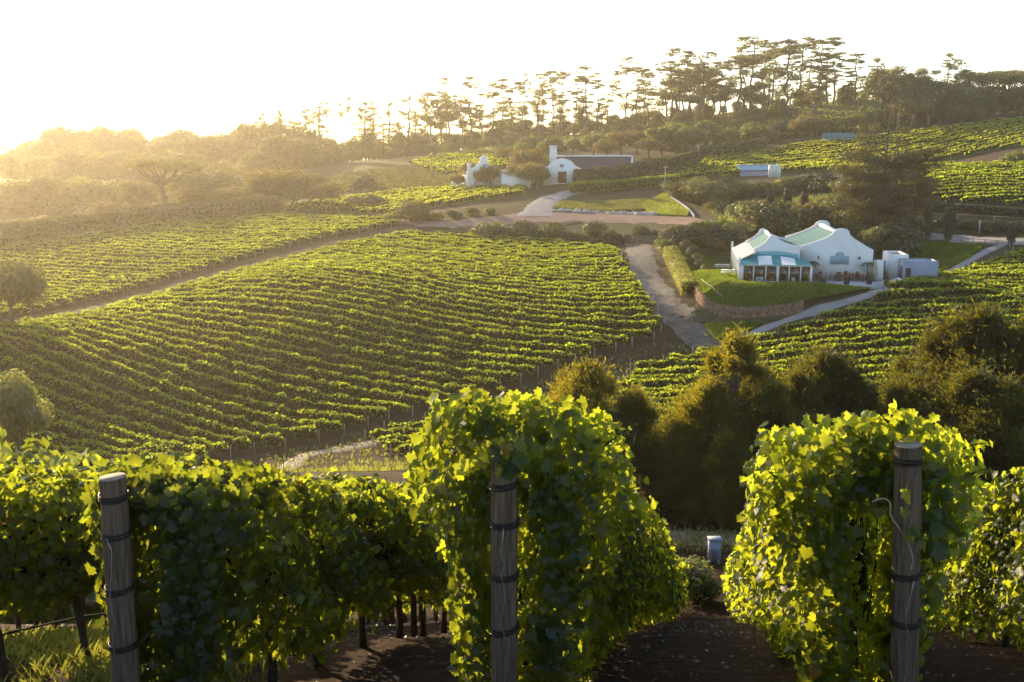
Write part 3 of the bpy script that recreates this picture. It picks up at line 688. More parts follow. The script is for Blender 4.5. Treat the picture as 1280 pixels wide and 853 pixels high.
# ---------------------------------------------------------------- long hedges
def hedge(pts, hh, ww, dens, size, mat, label, base=.0, name='hedge'):
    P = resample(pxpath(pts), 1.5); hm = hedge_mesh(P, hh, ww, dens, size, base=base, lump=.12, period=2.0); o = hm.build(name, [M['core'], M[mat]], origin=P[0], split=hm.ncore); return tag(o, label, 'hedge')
hedge([(-60,322),(0,307),(80,298),(180,284),(260,275),(350,267)], 4.2, 3.5, 220, .5, 'hedge', 'long dark hedge along the top edge of the hazy upper vine field')
hedge([(718,236),(760,232),(830,221),(872,210)], 4.3, 2.6, 260, .55, 'hedge', 'tall clipped hedge beside the long dark roofed farmhouse')
hedge([(874,201),(910,195),(955,188)], 3.6, 3.0, 200, .5, 'hedge', 'clipped hedge along the upper end of the hillside vines')
hedge([(712,243),(780,238),(850,232)], 2.6, 2.0, 160, .4, 'vine', 'low dark hedge below the narrow tip of the hillside vines')
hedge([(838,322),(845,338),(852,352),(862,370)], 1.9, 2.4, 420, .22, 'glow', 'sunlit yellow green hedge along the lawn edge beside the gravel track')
hedge([(1080,252),(1150,262),(1220,266),(1300,272)], 1.4, 2.5, 120, .4, 'darkbush', 'low dark scrub hedge at the foot of the terrace field')

# ---------------------------------------------------------------- far ridge woods
for x, t in [(228,170),(14,186),(200,172),(250,168)]:
    plant('mass', x, 392, t, 'hazy tree filling the low ridge woods behind the umbrella pine, %s from the sunny end', 'hazy trees filling the low ridge woods', w=1.6)
PROF = np.array([(-120,190),(0,184),(30,168),(75,156),(130,150),(172,154),(182,166),(200,160),(260,160),(285,166),(300,158),(330,142),(370,140),(400,150),(460,155),(500,150),(540,118),(590,112),(600,148),(640,118),(700,118),(760,120),(800,118),(830,124),(860,88),(900,84),(925,110),(960,96),(1010,90),(1060,116),(1095,98),(1130,92),(1160,100),(1200,98),(1240,92),(1300,90),(1400,92)], float)
def prof(x): return float(np.interp(x, PROF[:, 0], PROF[:, 1]))
RW = 'woodland tree on the hazy far ridge'
for x in range(-110, 300, 15):
    plant('mass' if rng.uniform() < .7 else 'round', x + rng.uniform(-5, 5), rng.uniform(405, 430), prof(x) + rng.uniform(0, 7), 'dense hazy tree topping the low ridge woods, %s from the sunny end', 'hazy trees topping the low ridge woods', w=1.15)
for x in range(-110, 420, 18):
    plant('mass', x + rng.uniform(-8, 8), rng.uniform(345, 380), prof(x) + rng.uniform(22, 40), 'hazy round tree on the face of the low woods, %s from the sunny end', 'hazy trees on the face of the low woods', w=1.3)
for x in range(-110, 420, 30):
    plant('mass', x + rng.uniform(-8, 8), rng.uniform(300, 330), 222 + rng.uniform(-6, 10), 'pale hazy bushy tree at the foot of the low woods, %s from the sunny end', 'pale bushy trees at the foot of the low woods', w=1.7)
for x in range(300, 640, 15):       # dark understorey that shuts the skyline
    plant('mass', x + rng.uniform(-5, 5), rng.uniform(395, 420), np.interp(x, [300, 400, 480, 600, 640], [165, 176, 172, 160, 150]) + rng.uniform(-7, 7), 'low dark tree closing the skyline under the conifers, %s from the sunny end', 'low trees under the ridge conifers', w=1.35)
for x, t in [(314,156),(326,146),(352,140),(366,146),(318,152),(332,141),(347,138),(360,144),(371,150),(382,128),(396,124),(455,122),(466,126),(478,150),(486,128),(497,150),(507,117),(519,140)]:
    plant('conifer', x, rng.uniform(390, 415), t, 'open layered conifer rising above the skyline, %s from the sunny end', 'open conifers on the skyline', w=1.4)
for x, t in [(409,128),(424,130),(433,122),(447,134),(532,118)]:
    plant('pine', x, 410, t, 'thin bare pole pine against the sky, %s from the sunny end', 'thin pole pines on the skyline', w=.55, var=2)
for x, t in [(310,150),(340,148),(368,152),(384,150),(440,166),(460,162),(500,158),(520,160)]:
    plant('mass', x, rng.uniform(385, 405), t, 'dense rounded tree between the layered conifers, %s from the sunny end', 'dense trees between the conifers', w=.9)
for x, t in [(540,118),(560,112),(578,120),(552,140),(588,140),(528,140)]:
    plant('euc', x, rng.uniform(395, 410), t, 'broad puffy gum tree between the conifers and the pine stand, %s from the sunny end', 'puffy gum trees on the skyline', w=1.15)
for x, t in [(545,118),(560,102),(590,96),(600,142),(618,104),(630,98),(643,112),(655,92),(668,96),(680,104),(694,88),(705,92),(718,98),(733,84),(746,100),(770,92),(786,72),(795,88),(806,92),(812,106),(760,118),(640,122),(672,122),(700,118),(728,120)]:
    plant('pine', x, rng.uniform(385, 425), t, 'tall flat-tufted pine of the middle skyline stand, %s from the sunny end', 'tall flat-tufted pines of the middle stand', w=rng.uniform(.85, 1.35))
for x, t in [(842,66),(853,64),(866,80),(878,70),(890,78),(902,84),(928,58),(940,50),(955,54),(968,52),(985,50),(1000,47),(1012,52),(1026,50),(1038,60),(1048,66),(1075,67),(933,80),(960,78),(1005,80),(1030,84),(850,92),(885,96)]:
    plant('pine', x, rng.uniform(370, 415), t, 'tall spreading pine on the high part of the ridge, %s from the sunny end', 'tall spreading pines on the high ridge', w=rng.uniform(1.1, 1.8))
for x, t in [(848,80),(862,84),(880,84),(905,92),(955,96),(990,94),(1020,98),(836,100),(870,96),(893,98),(930,92),(940,104)]:
    plant('euc', x, rng.uniform(375, 400), t, 'pale stemmed gum tree under the tall ridge pines, %s from the sunny end', 'gum trees under the ridge pines', w=1.5)
for x, t in [(604,128),(622,132),(650,130),(676,124),(700,128),(730,122),(752,128),(790,112),(812,124),(945,108),(975,112),(1008,110),(1035,114)]:
    plant('euc', x, rng.uniform(395, 415), t, 'mid height gum tree among the skyline pine trunks, %s from the sunny end', 'gum trees among the pine trunks', w=1.2)
for x in range(600, 1110, 15):      # wooded hillside
    plant('mass', x + rng.uniform(-6, 6), rng.uniform(400, 425), np.interp(x, [600, 700, 800, 900, 1000, 1100], [158, 146, 134, 124, 116, 106]) + rng.uniform(-5, 9), 'rounded tree closing the wooded crest, %s from the sunny end', 'rounded trees on the wooded crest', w=1.3)
for x in range(560, 1000, 21):
    plant('mass' if rng.uniform() < .7 else 'euc', x + rng.uniform(-8, 8), rng.uniform(350, 385), np.interp(x, [560, 700, 800, 900, 1000], [182, 158, 146, 142, 138]) + rng.uniform(-8, 8), 'bushy tree halfway up the wooded hillside, %s from the sunny end', 'bushy trees halfway up the hillside', w=1.35)
for x, t, k in [(636,182,'gold'),(655,176,'round'),(668,168,'round'),(690,170,'round'),(716,172,'round'),(742,166,'green'),(760,172,'gold'),(776,160,'gold'),(798,163,'gold'),(812,170,'gold'),(828,156,'green'),(846,151,'green'),(866,156,'round'),(884,150,'round'),(902,170,'gold'),(906,178,'green')]:
    plant(k, x, rng.uniform(292, 312), t, 'leafy sunlit tree between the farmhouse hedge and the hill, %s from the sunny end', 'leafy trees behind the farmhouse hedge', w=1.25)
for x, t in [(1004,146),(1016,141),(1030,148),(1040,152)]:
    plant('gold', x, 318, t, 'golden weeping tree above the teal shed, %s from the sunny end', 'golden trees above the teal shed', w=1.3)
for x in range(900, 1100, 22):
    plant('bush', x, rng.uniform(325, 350), np.interp(x, [900, 1100], [166, 140]) + rng.uniform(-8, 8), 'dull hillside bush below the crest, %s from the sunny end', 'dull bushes below the crest', w=1.6)
for x, t, k, w in [(1098,74,'pine',1.),(1112,84,'round',1.),(1128,80,'euc',1.1),(1146,90,'round',1.),(1165,82,'euc',1.1),(1185,68,'pine',1.),(1196,78,'pine',1.1),(1178,98,'round',1.4),(1200,100,'round',1.4),(1218,84,'euc',1.1),(1240,88,'umbrella',1.2),(1262,88,'umbrella',1.2),(1285,90,'umbrella',1.2),(1310,92,'umbrella',1.2),(1228,112,'gold',1.2),(1252,118,'gold',1.2),(1275,120,'gold',1.1),(1160,112,'green',1.4),(1140,118,'gold',1.3),(1190,122,'mass',1.4),(1150,100,'mass',1.3),(1172,104,'mass',1.4),(1205,108,'mass',1.4),(1235,104,'mass',1.3),(1262,108,'mass',1.3),(1285,104,'mass',1.4),(1125,104,'mass',1.2),(1210,128,'bush',1.6)]:
    plant(k, x, rng.uniform(322, 345), t, 'tree standing above the top edge of the hillside vines, %s from the sunny end', 'trees above the top of the hillside vines', w=w)

for x in range(300, 1000, 24):
    plant('mass', x + rng.uniform(-8, 8), rng.uniform(375, 395), np.interp(x, [300, 480, 600, 800, 1000], [192, 190, 176, 148, 134]) + rng.uniform(-5, 6), 'dark bushy tree just below the skyline trunks, %s from the sunny end', 'bushy trees below the skyline trunks', w=1.7)
for x in range(620, 980, 26):
    plant('mass', x + rng.uniform(-8, 8), rng.uniform(318, 345), np.interp(x, [620, 700, 800, 980], [186, 172, 162, 158]) + rng.uniform(-6, 6), 'bushy tree low on the wooded hillside, %s from the sunny end', 'bushy trees low on the hillside', w=1.5)
# ---------------------------------------------------------------- middle distance trees
plant('umbrella', 200, 255, 195, 'spreading umbrella pine with forked trunk beyond the dark hedge', None, w=1.35, var=0)
for x, y, h, k in [(345,262,57,'gold'),(362,262,44,'gold'),(386,260,46,'gold'),(404,262,36,'gold'),(318,262,30,'gold'),(296,264,32,'gold'),(276,266,34,'gold'),(250,268,36,'gold'),(330,264,40,'round'),(236,268,26,'gold'),(372,262,30,'round')]:
    plant_g(k, x, y, h, 'golden backlit tree behind the long dark hedge, %s from the sunny end', 'golden trees behind the long hedge', w=1.5)
for x, y, h, k in [(20,274,48,'mass'),(42,274,44,'mass'),(60,272,50,'mass'),(88,272,46,'mass'),(115,270,48,'mass'),(146,268,46,'mass'),(170,270,42,'mass'),(230,262,46,'mass'),(258,260,44,'mass'),(284,256,42,'mass')]:
    plant_g(k, x, y - 6, h, 'pale green hazy tree around the umbrella pine, %s from the sunny end', 'pale green trees around the umbrella pine', w=1.5)
for x, y, h in [(20,292,16),(55,290,18),(92,286,18),(130,283,26),(150,281,30),(180,281,18),(215,276,14),(300,268,16),(320,266,18),(338,266,20)]:
    plant_g('gbush', x, y - 4, h, 'sunlit yellowish bush just behind the dark hedge, %s from the sunny end', 'yellowish bushes behind the dark hedge', w=1.7)
for x, y, h in [(448,262,20),(468,262,22),(455,240,22)]:
    plant_g('dbush', x, y - 2, h, 'dull bush at the end of the bare slope, %s from the sunny end', 'dull bushes by the bare slope', w=1.4)
for x, y, h, k in [(446,276,12,'dbush'),(460,277,14,'dbush'),(475,278,12,'bush'),(490,279,16,'lbush'),(513,278,28,'ball'),(528,276,14,'dbush'),(545,276,12,'bush'),(567,272,12,'dbush'),(590,270,12,'bush'),(612,268,10,'bush')]:
    plant_g(k, x, y, h, 'bush beside the bend of the dirt road, %s from the sunny end', 'bushes beside the dirt road bend', w=1.5)
for x, y, h, k in [(588,236,34,'gold'),(572,238,22,'gold'),(612,236,32,'round'),(606,238,28,'gold'),(652,236,36,'gold'),(664,238,38,'gold'),(672,237,30,'green'),(660,226,44,'gold'),(640,236,22,'gold')]:
    plant_g(k, x, y, h, 'yellow green tree among the white farm buildings, %s from the sunny end', 'yellow green trees among the farm buildings', w=1.1)
for x, y, h, k in [(592,298,16,'dbush'),(606,300,24,'bush'),(622,301,20,'dbush'),(636,302,18,'dbush'),(655,301,26,'ball'),(668,302,20,'dbush'),(690,302,24,'ball'),(703,303,18,'dbush'),(715,303,14,'dbush'),(728,303,16,'bush'),(744,300,24,'ball'),(760,303,18,'bush'),(772,304,14,'dbush'),(800,300,18,'ball'),(814,300,14,'dbush'),(640,296,12,'gbush'),(700,296,10,'gbush')]:
    plant_g(k, x, y, h, 'round shrub along the upper edge of the middle field, %s from the sunny end', 'shrubs along the middle field edge', w=1.35)
for x, y, h, k in [(840,305,20,'ball'),(858,306,26,'dbush'),(876,304,28,'ball'),(894,296,28,'lbush'),(846,296,16,'bush'),(905,302,24,'dbush'),(835,314,16,'bush'),(900,312,20,'gbush'),(918,300,24,'bush'),(928,292,26,'gbush')]:
    plant_g(k, x, y, h, 'large mounded bush between the gravel track and the glazed wing, %s from the track', 'mounded bushes by the gravel track', w=1.5)
for x, y, h in [(858,316,16),(864,324,16),(872,332,15),(877,340,16),(883,345,15),(868,318,12)]:
    plant_g('ball', x, y, h, 'clipped round shrub in the row along the lawn, %s from the hedge top', 'clipped round shrubs on the lawn', w=1.0)
for x, y, h, k in [(938,286,34,'dbush'),(950,288,38,'bush'),(966,290,44,'dbush'),(978,292,42,'bush'),(992,288,36,'dbush'),(1002,286,36,'gbush'),(1012,286,34,'dbush'),(1026,284,34,'dbush'),(1042,288,34,'dbush'),(1056,290,34,'dbush'),(1068,296,34,'bush'),(1080,300,30,'dbush'),(958,270,26,'gbush'),(922,278,22,'bush'),(1066,310,26,'dbush'),(1090,312,34,'dbush'),(1104,316,40,'green'),(1120,318,44,'dbush'),(1134,318,36,'dbush'),(1078,322,30,'dbush'),(1112,300,30,'gold'),(1128,300,28,'dbush')]:
    plant_g(k, x, y, h, 'dark shrubbery bush behind the white restaurant, %s from the track', 'shrubbery behind the restaurant', w=1.15)
for x, y, h in [(963,272,32),(985,272,38),(1006,268,30),(1057,288,30),(1142,292,22)]:
    plant_g('cypress', x, y, h, 'small dark cypress behind the restaurant roofs, %s from the track', 'small cypresses behind the restaurant', w=1.1)
plant_g('cypress', 1163, 301, 46, 'dark column cypress by the estate road, nearer the big layered tree', 'tall column cypresses by the estate road', w=.8)
plant_g('cypress', 1188, 303, 46, 'dark column cypress by the estate road with a second stem joined', 'tall column cypresses by the estate road', w=.85)
plant_g('cypress', 1191, 301, 52, 'tallest dark column cypress by the estate road', 'tall column cypresses by the estate road', w=.8)
plant_g('cypress', 1266, 307, 28, 'short dark cypress standing at the path end by the road', 'x', w=1.3)
for x, y, h, k in [(846,246,20,'bush'),(860,248,28,'gbush'),(872,250,24,'lbush'),(885,254,30,'bush'),(898,256,26,'bush'),(912,250,28,'dbush'),(926,252,26,'green'),(940,250,24,'dbush'),(956,248,22,'dbush'),(972,246,22,'gbush'),(988,244,24,'bush'),(1004,242,26,'dbush'),(1020,240,26,'dbush'),(1036,242,26,'dbush'),(1050,246,22,'green'),(870,236,16,'bush'),(890,262,14,'gbush'),(905,268,16,'dbush'),(930,268,18,'bush'),(950,262,16,'dbush'),(1060,262,22,'dbush'),(1076,258,18,'dbush'),(1140,258,20,'dbush')]:
    plant_g(k, x, y, h, 'scrub bush on the rise behind the restaurant, %s from the dirt road', 'scrub bushes on the rise', w=1.5)
for x, y, h in [(1254,208,12),(1266,206,15),(1276,206,20),(1292,206,22)]:
    plant_g('lbush', x, y, h, 'bright yellow green sapling on the bare terrace, %s from the big field', 'bright saplings on the bare terrace', w=1.0)
for x, y, h in [(1150,284,12),(1180,282,14),(1215,286,14),(1240,288,16),(1262,288,14),(1282,290,18),(1232,280,10)]:
    plant_g('dbush', x, y, h, 'grey green scrub bush beyond the estate road, %s from the tall cypresses', 'scrub beyond the estate road', w=1.8)
plant('round', 6, 126, 318, 'backlit tree at the frame edge beside the field track', None, w=.95, var=0)
plant('round', 14, 72, 462, 'dull feathery tree at the low corner of the middle field', None, w=.6, var=1)
plant('lbush', -6, 34, 515, 'bright yellow green shrub behind the first vine row', None, w=.42)
for x, t in [(52, 556), (84, 562), (30, 562)]:
    plant('lbush', x, 26, t, 'low bright shrub peeping over the first vine row, %s from the frame edge', 'low bright shrubs behind the vines', w=.6)
for x, y, t in [(-84, 150, 14), (-76, 138, 12), (-95, 162, 15), (-72, 128, 11), (-104, 150, 15)]:
    o = copy_tree(T['round'][1]); o.location = (x, y, float(H(x, y))); o.scale = (t / 9.6,) * 3; SPOTS.setdefault(('tall tree beside the field track outside the view, %s along', 'trees beside the field track'), []).append((x, o))
# dark feathery evergreens below the vine slope
for x, Y, t, w, v in [(738,50,446,1.15,1),(702,53,462,.95,0),(790,49,482,1.1,2),(836,50,540,1.1,1),(722,46,530,1.1,2),
                      (926,49,412,1.25,0),(888,48,470,1.25,1),(952,50,450,1.1,2),(905,45,540,1.3,0),(868,47,520,1.2,2)]:
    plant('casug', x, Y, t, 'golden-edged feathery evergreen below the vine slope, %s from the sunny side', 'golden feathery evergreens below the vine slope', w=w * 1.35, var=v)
for x, Y, t, w, v in [(1032,52,434,1.35,1),(995,50,462,1.1,2),(1070,51,462,1.25,2),(1015,46,520,1.3,1),(1075,46,540,1.3,0),
                      (1186,54,394,1.2,1),(1240,53,380,1.25,2),(1290,52,384,1.2,1),(1148,49,462,1.1,0),(1210,47,460,1.3,1),(1262,46,470,1.3,2),(1120,47,540,1.2,1)]:
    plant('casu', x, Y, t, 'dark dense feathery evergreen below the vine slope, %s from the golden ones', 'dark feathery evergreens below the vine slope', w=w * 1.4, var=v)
# big layered tree behind the restaurant
M['bigtree'] = leaf_mat('layered_tree_foliage', (.014, .02, .005), (.03, .036, .009), (.19, .16, .015), .36)
def big_tree():
    b = hit1(1108, 296); r = empty('layered_cypress_tree', b); t = MB(); c = MB(); s = b[1] / F
    sp = lambda px, py, dy=0.: at(px, py, b[1] + dy)
    stems = [[(1108,298),(1107,270),(1105,230),(1108,190),(1112,150),(1116,112)], [(1110,285),(1118,250),(1122,200),(1122,160),(1128,130)], [(1107,270),(1098,235),(1088,205),(1082,190)], [(1109,265),(1128,240),(1142,215)], [(1105,240),(1090,220),(1074,225)]]
    for k, st_ in enumerate(stems): t.tube([sp(*q, dy=(k - 1) * .6) for q in st_], np.linspace(.4 if k == 0 else .2, .05, len(st_)), 7)
    plates = [(1115,88,14,5),(1102,98,12,5),(1130,96,12,5),(1092,112,10,4),(1138,108,12,4),(1120,112,12,4),(1100,128,14,5),(1128,126,12,4),(1090,142,16,6),(1140,140,10,4),(1080,158,15,8),(1096,160,10,5),(1130,158,10,4),(1076,175,16,9),(1092,182,10,5),(1136,176,12,4),(1070,196,16,7),(1090,204,12,5),(1140,196,22,5),(1156,190,16,4),(1118,206,14,4),(1066,214,16,6),(1150,208,18,4),(1094,222,18,6),(1130,222,18,6),(1062,232,18,7),(1084,238,18,6),(1112,236,18,7),(1140,234,20,6),(1160,226,10,4),(1058,250,14,7),(1076,254,18,7),(1100,254,20,8),(1128,252,20,8),(1150,250,14,5),(1070,268,16,7),(1092,272,20,8),(1120,270,20,8),(1144,264,12,5),(1104,284,16,6),(1084,282,12,5),(1126,282,12,5)]
    C, Rr = [], []
    for px, py, w, h in plates:
        w *= .5 if py < 130 else (.8 if py < 180 else 1.3)
        for q in range(1 if py < 150 else 3 if py < 190 else 7):
            p = sp(px + rng.normal() * w * .45, py + rng.normal() * 3, rng.uniform(-1, 1) * (2.2 + (py - 90) * .018)); C.append(p); Rr.append((w * s * .62, w * s * .62, h * s * 1.15))
        k = sp(1110, min(290, py + 16)); t.tube([k, (k + p) / 2 + (0, 0, .3), p], [.12, .07, .03], 5)
    clump_leaves(c, C, Rr, 56000, .32, inner=.3, up=.5)
    t.build('trunk', M['bark'], parent=r, smooth=True); c.build('crown', M['bigtree'], parent=r)
    tag(r, 'huge open tree with layered plates of dark foliage behind the restaurant', 'tree')
big_tree()

# ---------------------------------------------------------------- buildings
def pobj(x, y, z=0.):      # restaurant plan coordinates -> world point (z above the pad)
    q = rloc(np.array(x, float), np.array(y, float)); return np.array([q[..., 0], q[..., 1], PAD_Z + z])
def rp(x, y, z): q = RO + x * EX + y * EY; return np.array([q[0], q[1], PAD_Z + .24 + z])
def lbox(m, x0, x1, y0, y1, z0, z1):
    P = [rp(x, y, z) for x in (x0, x1) for y in (y0, y1) for z in (z0, z1)]
    return m.add(P, [(0, 1, 3, 2), (4, 6, 7, 5), (0, 4, 5, 1), (2, 3, 7, 6), (0, 2, 6, 4), (1, 5, 7, 3)])
def lpoly(m, pts, y, th):   # outline in x,z at local y, extruded backwards
    return m.poly([rp(a, y, b) for a, b in pts], np.r_[EY * th, 0])
def lsheet(m, rows, th=.08):
    """grid of local points (r,c,3) turned into a thin slab"""
    A = np.array([[rp(*p) for p in r] for r in rows]); n, k = A.shape[:2]; B = A - (0, 0, th)
    i = np.arange(n - 1)[:, None] * k; j = np.arange(k - 1)[None]; q = np.stack([i + j, i + j + 1, i + k + j + 1, i + k + j], -1).reshape(-1, 4)
    m.add(A.reshape(-1, 3), q); m.add(B.reshape(-1, 3), q[:, ::-1])
    e = [[(0, a), (0, a + 1)] for a in range(k - 1)] + [[(n - 1, a + 1), (n - 1, a)] for a in range(k - 1)] + [[(a + 1, 0), (a, 0)] for a in range(n - 1)] + [[(a, k - 1), (a + 1, k - 1)] for a in range(n - 1)]
    for (a, b) in e: m.add([A[a], A[b], B[b], B[a]], [(0, 1, 2, 3)])
    return m
rest = tag(empty('restaurant', rp(-3, 2, 0)), 'white gabled restaurant with teal roofs and a glazed veranda on the lawn', 'building')
GP = [(-5.0,4.5),(-3.6,4.95),(-2.3,5.4),(-1.15,5.95),(-.6,6.35),(-.35,6.75),(.1,7.02),(.65,7.1),(1.3,7.0),(1.65,6.7),(1.8,6.2),(2.4,5.7),(3.3,5.15),(4.2,4.6),(5.0,4.2)]
m = lpoly(MB(), [(-5.0, -.2)] + GP + [(5.0, -.2)], 0, .35); m.build('front_gable', M['white'], rest)
m = lpoly(MB(), [(-5.0, 2.5)] + GP + [(5.0, 2.5)], 20.6, .35); m.build('rear_gable', M['white'], rest)
m = MB(); lbox(m, -5, -4.7, .35, 20.6, -.2, 4.1); m.build('side_wall', M['white'], rest); m = MB(); lbox(m, 4.7, 5, .35, 20.6, -.2, 4.0); m.build('side_wall', M['white'], rest)
lsheet(MB(), [[(-5.05, y, 4.15), (-3.2, y, 4.75), (-1.4, y, 5.5), (.35, y, 6.35)] for y in (.36, 7, 14, 20.59)]).build('roof', M['teal'], rest)
lsheet(MB(), [[(.35, y, 6.35), (2.2, y, 5.5), (5.05, y, 3.95)] for y in (.36, 7, 14, 20.59)]).build('roof', M['teal'], rest)
lbox(MB(), .0, .7, .36, 20.58, 6.25, 6.62).build('ridge_cap', M['white'], rest)
# shuttered window
m = MB(); lbox(m, -.28, 1.5, -.06, -.003, 2.05, 2.12)
w = m.build('window_sill', M['white'], rest)
a = np.linspace(0, math.pi, 9)
m = lpoly(MB(), [(-.02, 2.12), (-.02, 3.5)] + [(.6 - .62 * math.cos(t), 3.5 + .42 * math.sin(t)) for t in a][1:-1] + [(1.22, 3.5), (1.22, 2.12)], -.09, .085); win = m.build('window', M['stripe'], rest)
for x0, x1, z1 in ((-.62, -.36, 3.3), (-.32, -.06, 3.3), (1.26, 1.52, 3.3), (1.56, 1.82, 3.3)):
    lbox(MB(), x0 - .06, x1 + .02, -.1, -.004, 2.14, z1).build('shutter', M['shutter'], win)
for x0, x1 in ((.04, .30), (.34, .58), (.62, .86), (.90, 1.16)): lbox(MB(), x0, x1, -.13, -.092, 2.2, 3.5).build('pane', M['shutter'], win)
lpoly(MB(), [(.06, 3.54)] + [(.6 - .54 * math.cos(t), 3.54 + .33 * math.sin(t)) for t in a][1:-1] + [(1.14, 3.54)], -.13, .035).build('fanlight', M['shutter'], win)
for x in (-2.3, 3.2):
    l = MB().box(rp(x, -.12, 3.05), (.18, .2, .38), ang); l.build('wall_lantern', M['black'], rest)
lbox(MB(), -4.3, -3.2, -.05, -.004, 0, 2.3).build('door', M['darkwood'], rest)
# second wing with its own gables
G2 = [(-11.3,4.3),(-10.6,4.6),(-10.0,5.0),(-9.5,5.5),(-9.2,6.0),(-8.9,6.2),(-8.5,6.2),(-8.2,6.0),(-7.8,5.6),(-7.1,5.2),(-6.2,4.9),(-5.0,4.75)]
lpoly(MB(), [(-11.3, 2)] + G2 + [(-5.0, 2)], -2.0, .3).build('wing_gable', M['white'], rest)
lpoly(MB(), [(-11.6, 2)] + [(x - .3, z) for x, z in G2] + [(-5.3, 2)], 12.6, .3).build('wing_gable', M['white'], rest)
lsheet(MB(), [[(-11.2, y, 4.15), (-10.0, y, 4.85), (-8.7, y, 5.75)] for y in (-1.69, 5, 12.58)]).build('wing_roof', M['teal'], rest)
lsheet(MB(), [[(-8.7, y, 5.75), (-7.2, y, 4.9), (-5.02, y, 4.2)] for y in (-1.69, 5, 12.58)]).build('wing_roof', M['teal'], rest)
lbox(MB(), -8.95, -8.45, -1.68, 12.57, 5.68, 5.92).build('ridge_cap', M['white'], rest)
lbox(MB(), -11.2, -5.0, -1.9, 12.5, 0, 2.2).build('inner_wall', M['darkwood'], rest)
# striped side awning
aw = lsheet(MB(), [[(-11.2, y, 4.1), (-12.3, y, 3.55), (-13.4, y, 3.0)] for y in (-5.2, 2, 9, 15)]).build('side_awning', M['stripe'], rest)
for q in range(9):
    y = -4.7 + q * 2.15; lsheet(MB(), [[(-11.25, yy_, 4.14), (-12.3, yy_, 3.60), (-13.38, yy_, 3.06)] for yy_ in (y, y + .55)], .05).build('grey_stripe', M['greystripe'], aw)
# front awning: teal canvas swept up into an arched band
def aw_pt(t, s):           # t: 0..1 along x, s: 0 front edge .. 1 top
    x = -13.4 + 9.5 * t; arch = math.sin(math.pi * min(1, max(0, (t + .12) / 1.12))) ** .8
    y = -7.5 + s * (2.2 + 2.6 * arch * (1 if t < .5 else 1)); z = 2.58 + s * (.15 + 1.05 * arch) + (.42 * (1 - s) * (1 - t) ** 3 * 0)
    return (x, y, z)
fa = lsheet(MB(), [[aw_pt(t, s) for s in np.linspace(0, 1, 6)] for t in np.linspace(0, 1, 24)], .06).build('front_awning', M['awn_teal'], rest)
for t0, t1 in ((.27, .46), (.59, .78)):
    lsheet(MB(), [[(lambda p: (p[0], p[1], p[2] + .05))(aw_pt(t, s)) for s in np.linspace(0.0, .74, 5)] for t in np.linspace(t0, t1, 6)], .04).build('white_stripe', M['stripe'], fa)
lsheet(MB(), [[(x := -13.0 + 8.2 * t, -3.2 + .9, 3.45 + .55 * math.sin(math.pi * (t * .9 + .05))), (x, -3.3 + .0, 3.1 + .55 * math.sin(math.pi * (t * .9 + .05)))] for t in np.linspace(.14, .95, 20)], .07).build('arched_fascia', M['awn_pale'], rest)
# glazed walls
fr = MB(); lbox(fr, -13.3, -3.95, -7.42, -7.2, 0, .38); lbox(fr, -13.3, -3.95, -7.42, -7.22, 2.4, 2.62)
for q, x in enumerate((-13.3, -12.95, -11.55, -9.95, -8.5, -6.95, -5.45, -4.2)):
    lbox(fr, x, x + (.34 if q in (0, 7, 4) else .14), -7.46, -7.24, .38, 2.4)
fr.build('veranda_frame', M['white'], rest)
for x0, x1 in ((-12.8, -11.56), (-11.4, -9.96), (-9.8, -8.51), (-8.15, -6.96), (-6.8, -5.46), (-5.3, -4.21)):
    lbox(MB(), x0, x1, -7.36, -7.32, .385, 2.395).build('glass_panel', M['glass'], rest)
fr = MB(); lbox(fr, -13.42, -13.2, -7.2, 15, 0, .3); lbox(fr, -13.42, -13.22, -7.2, 15, 2.75, 3.0)
for q in range(9): y = -7.2 + q * 2.72; lbox(fr, -13.45, -13.2, y, y + .42, .3, 2.75)
fr.build('side_frame', M['white'], rest)
for q in range(8): y = -6.77 + q * 2.72; lbox(MB(), -13.36, -13.32, y, y + 2.28, .305, 2.745).build('glass_panel', M['glass'], rest)
lbox(MB(), -4.02, -3.92, -7.3, -.1, 0, 2.5).build('side_screen', M['darkwood'], rest)
lbox(MB(), -13.6, -13.3, 15.05, 15.4, 0, 4.0).build('end_pillar', M['white'], rest)
lbox(MB(), 5.02, 6.3, -.9, -.65, 0, 2.9).build('garden_wall', M['white'], rest)
# paved terrace
m = MB(); lbox(m, -3.9, 8.5, -8.0, -.02, -.9, .14); tag(m.build('paving', M['pavestone'], origin=rp(2, -3, 0)), kind='structure')
m = MB(); lbox(m, 8.5, 13, -4.6, 5.5, -.5, .10); tag(m.build('paving', M['pavestone'], origin=rp(9, 0, 0)), kind='structure')
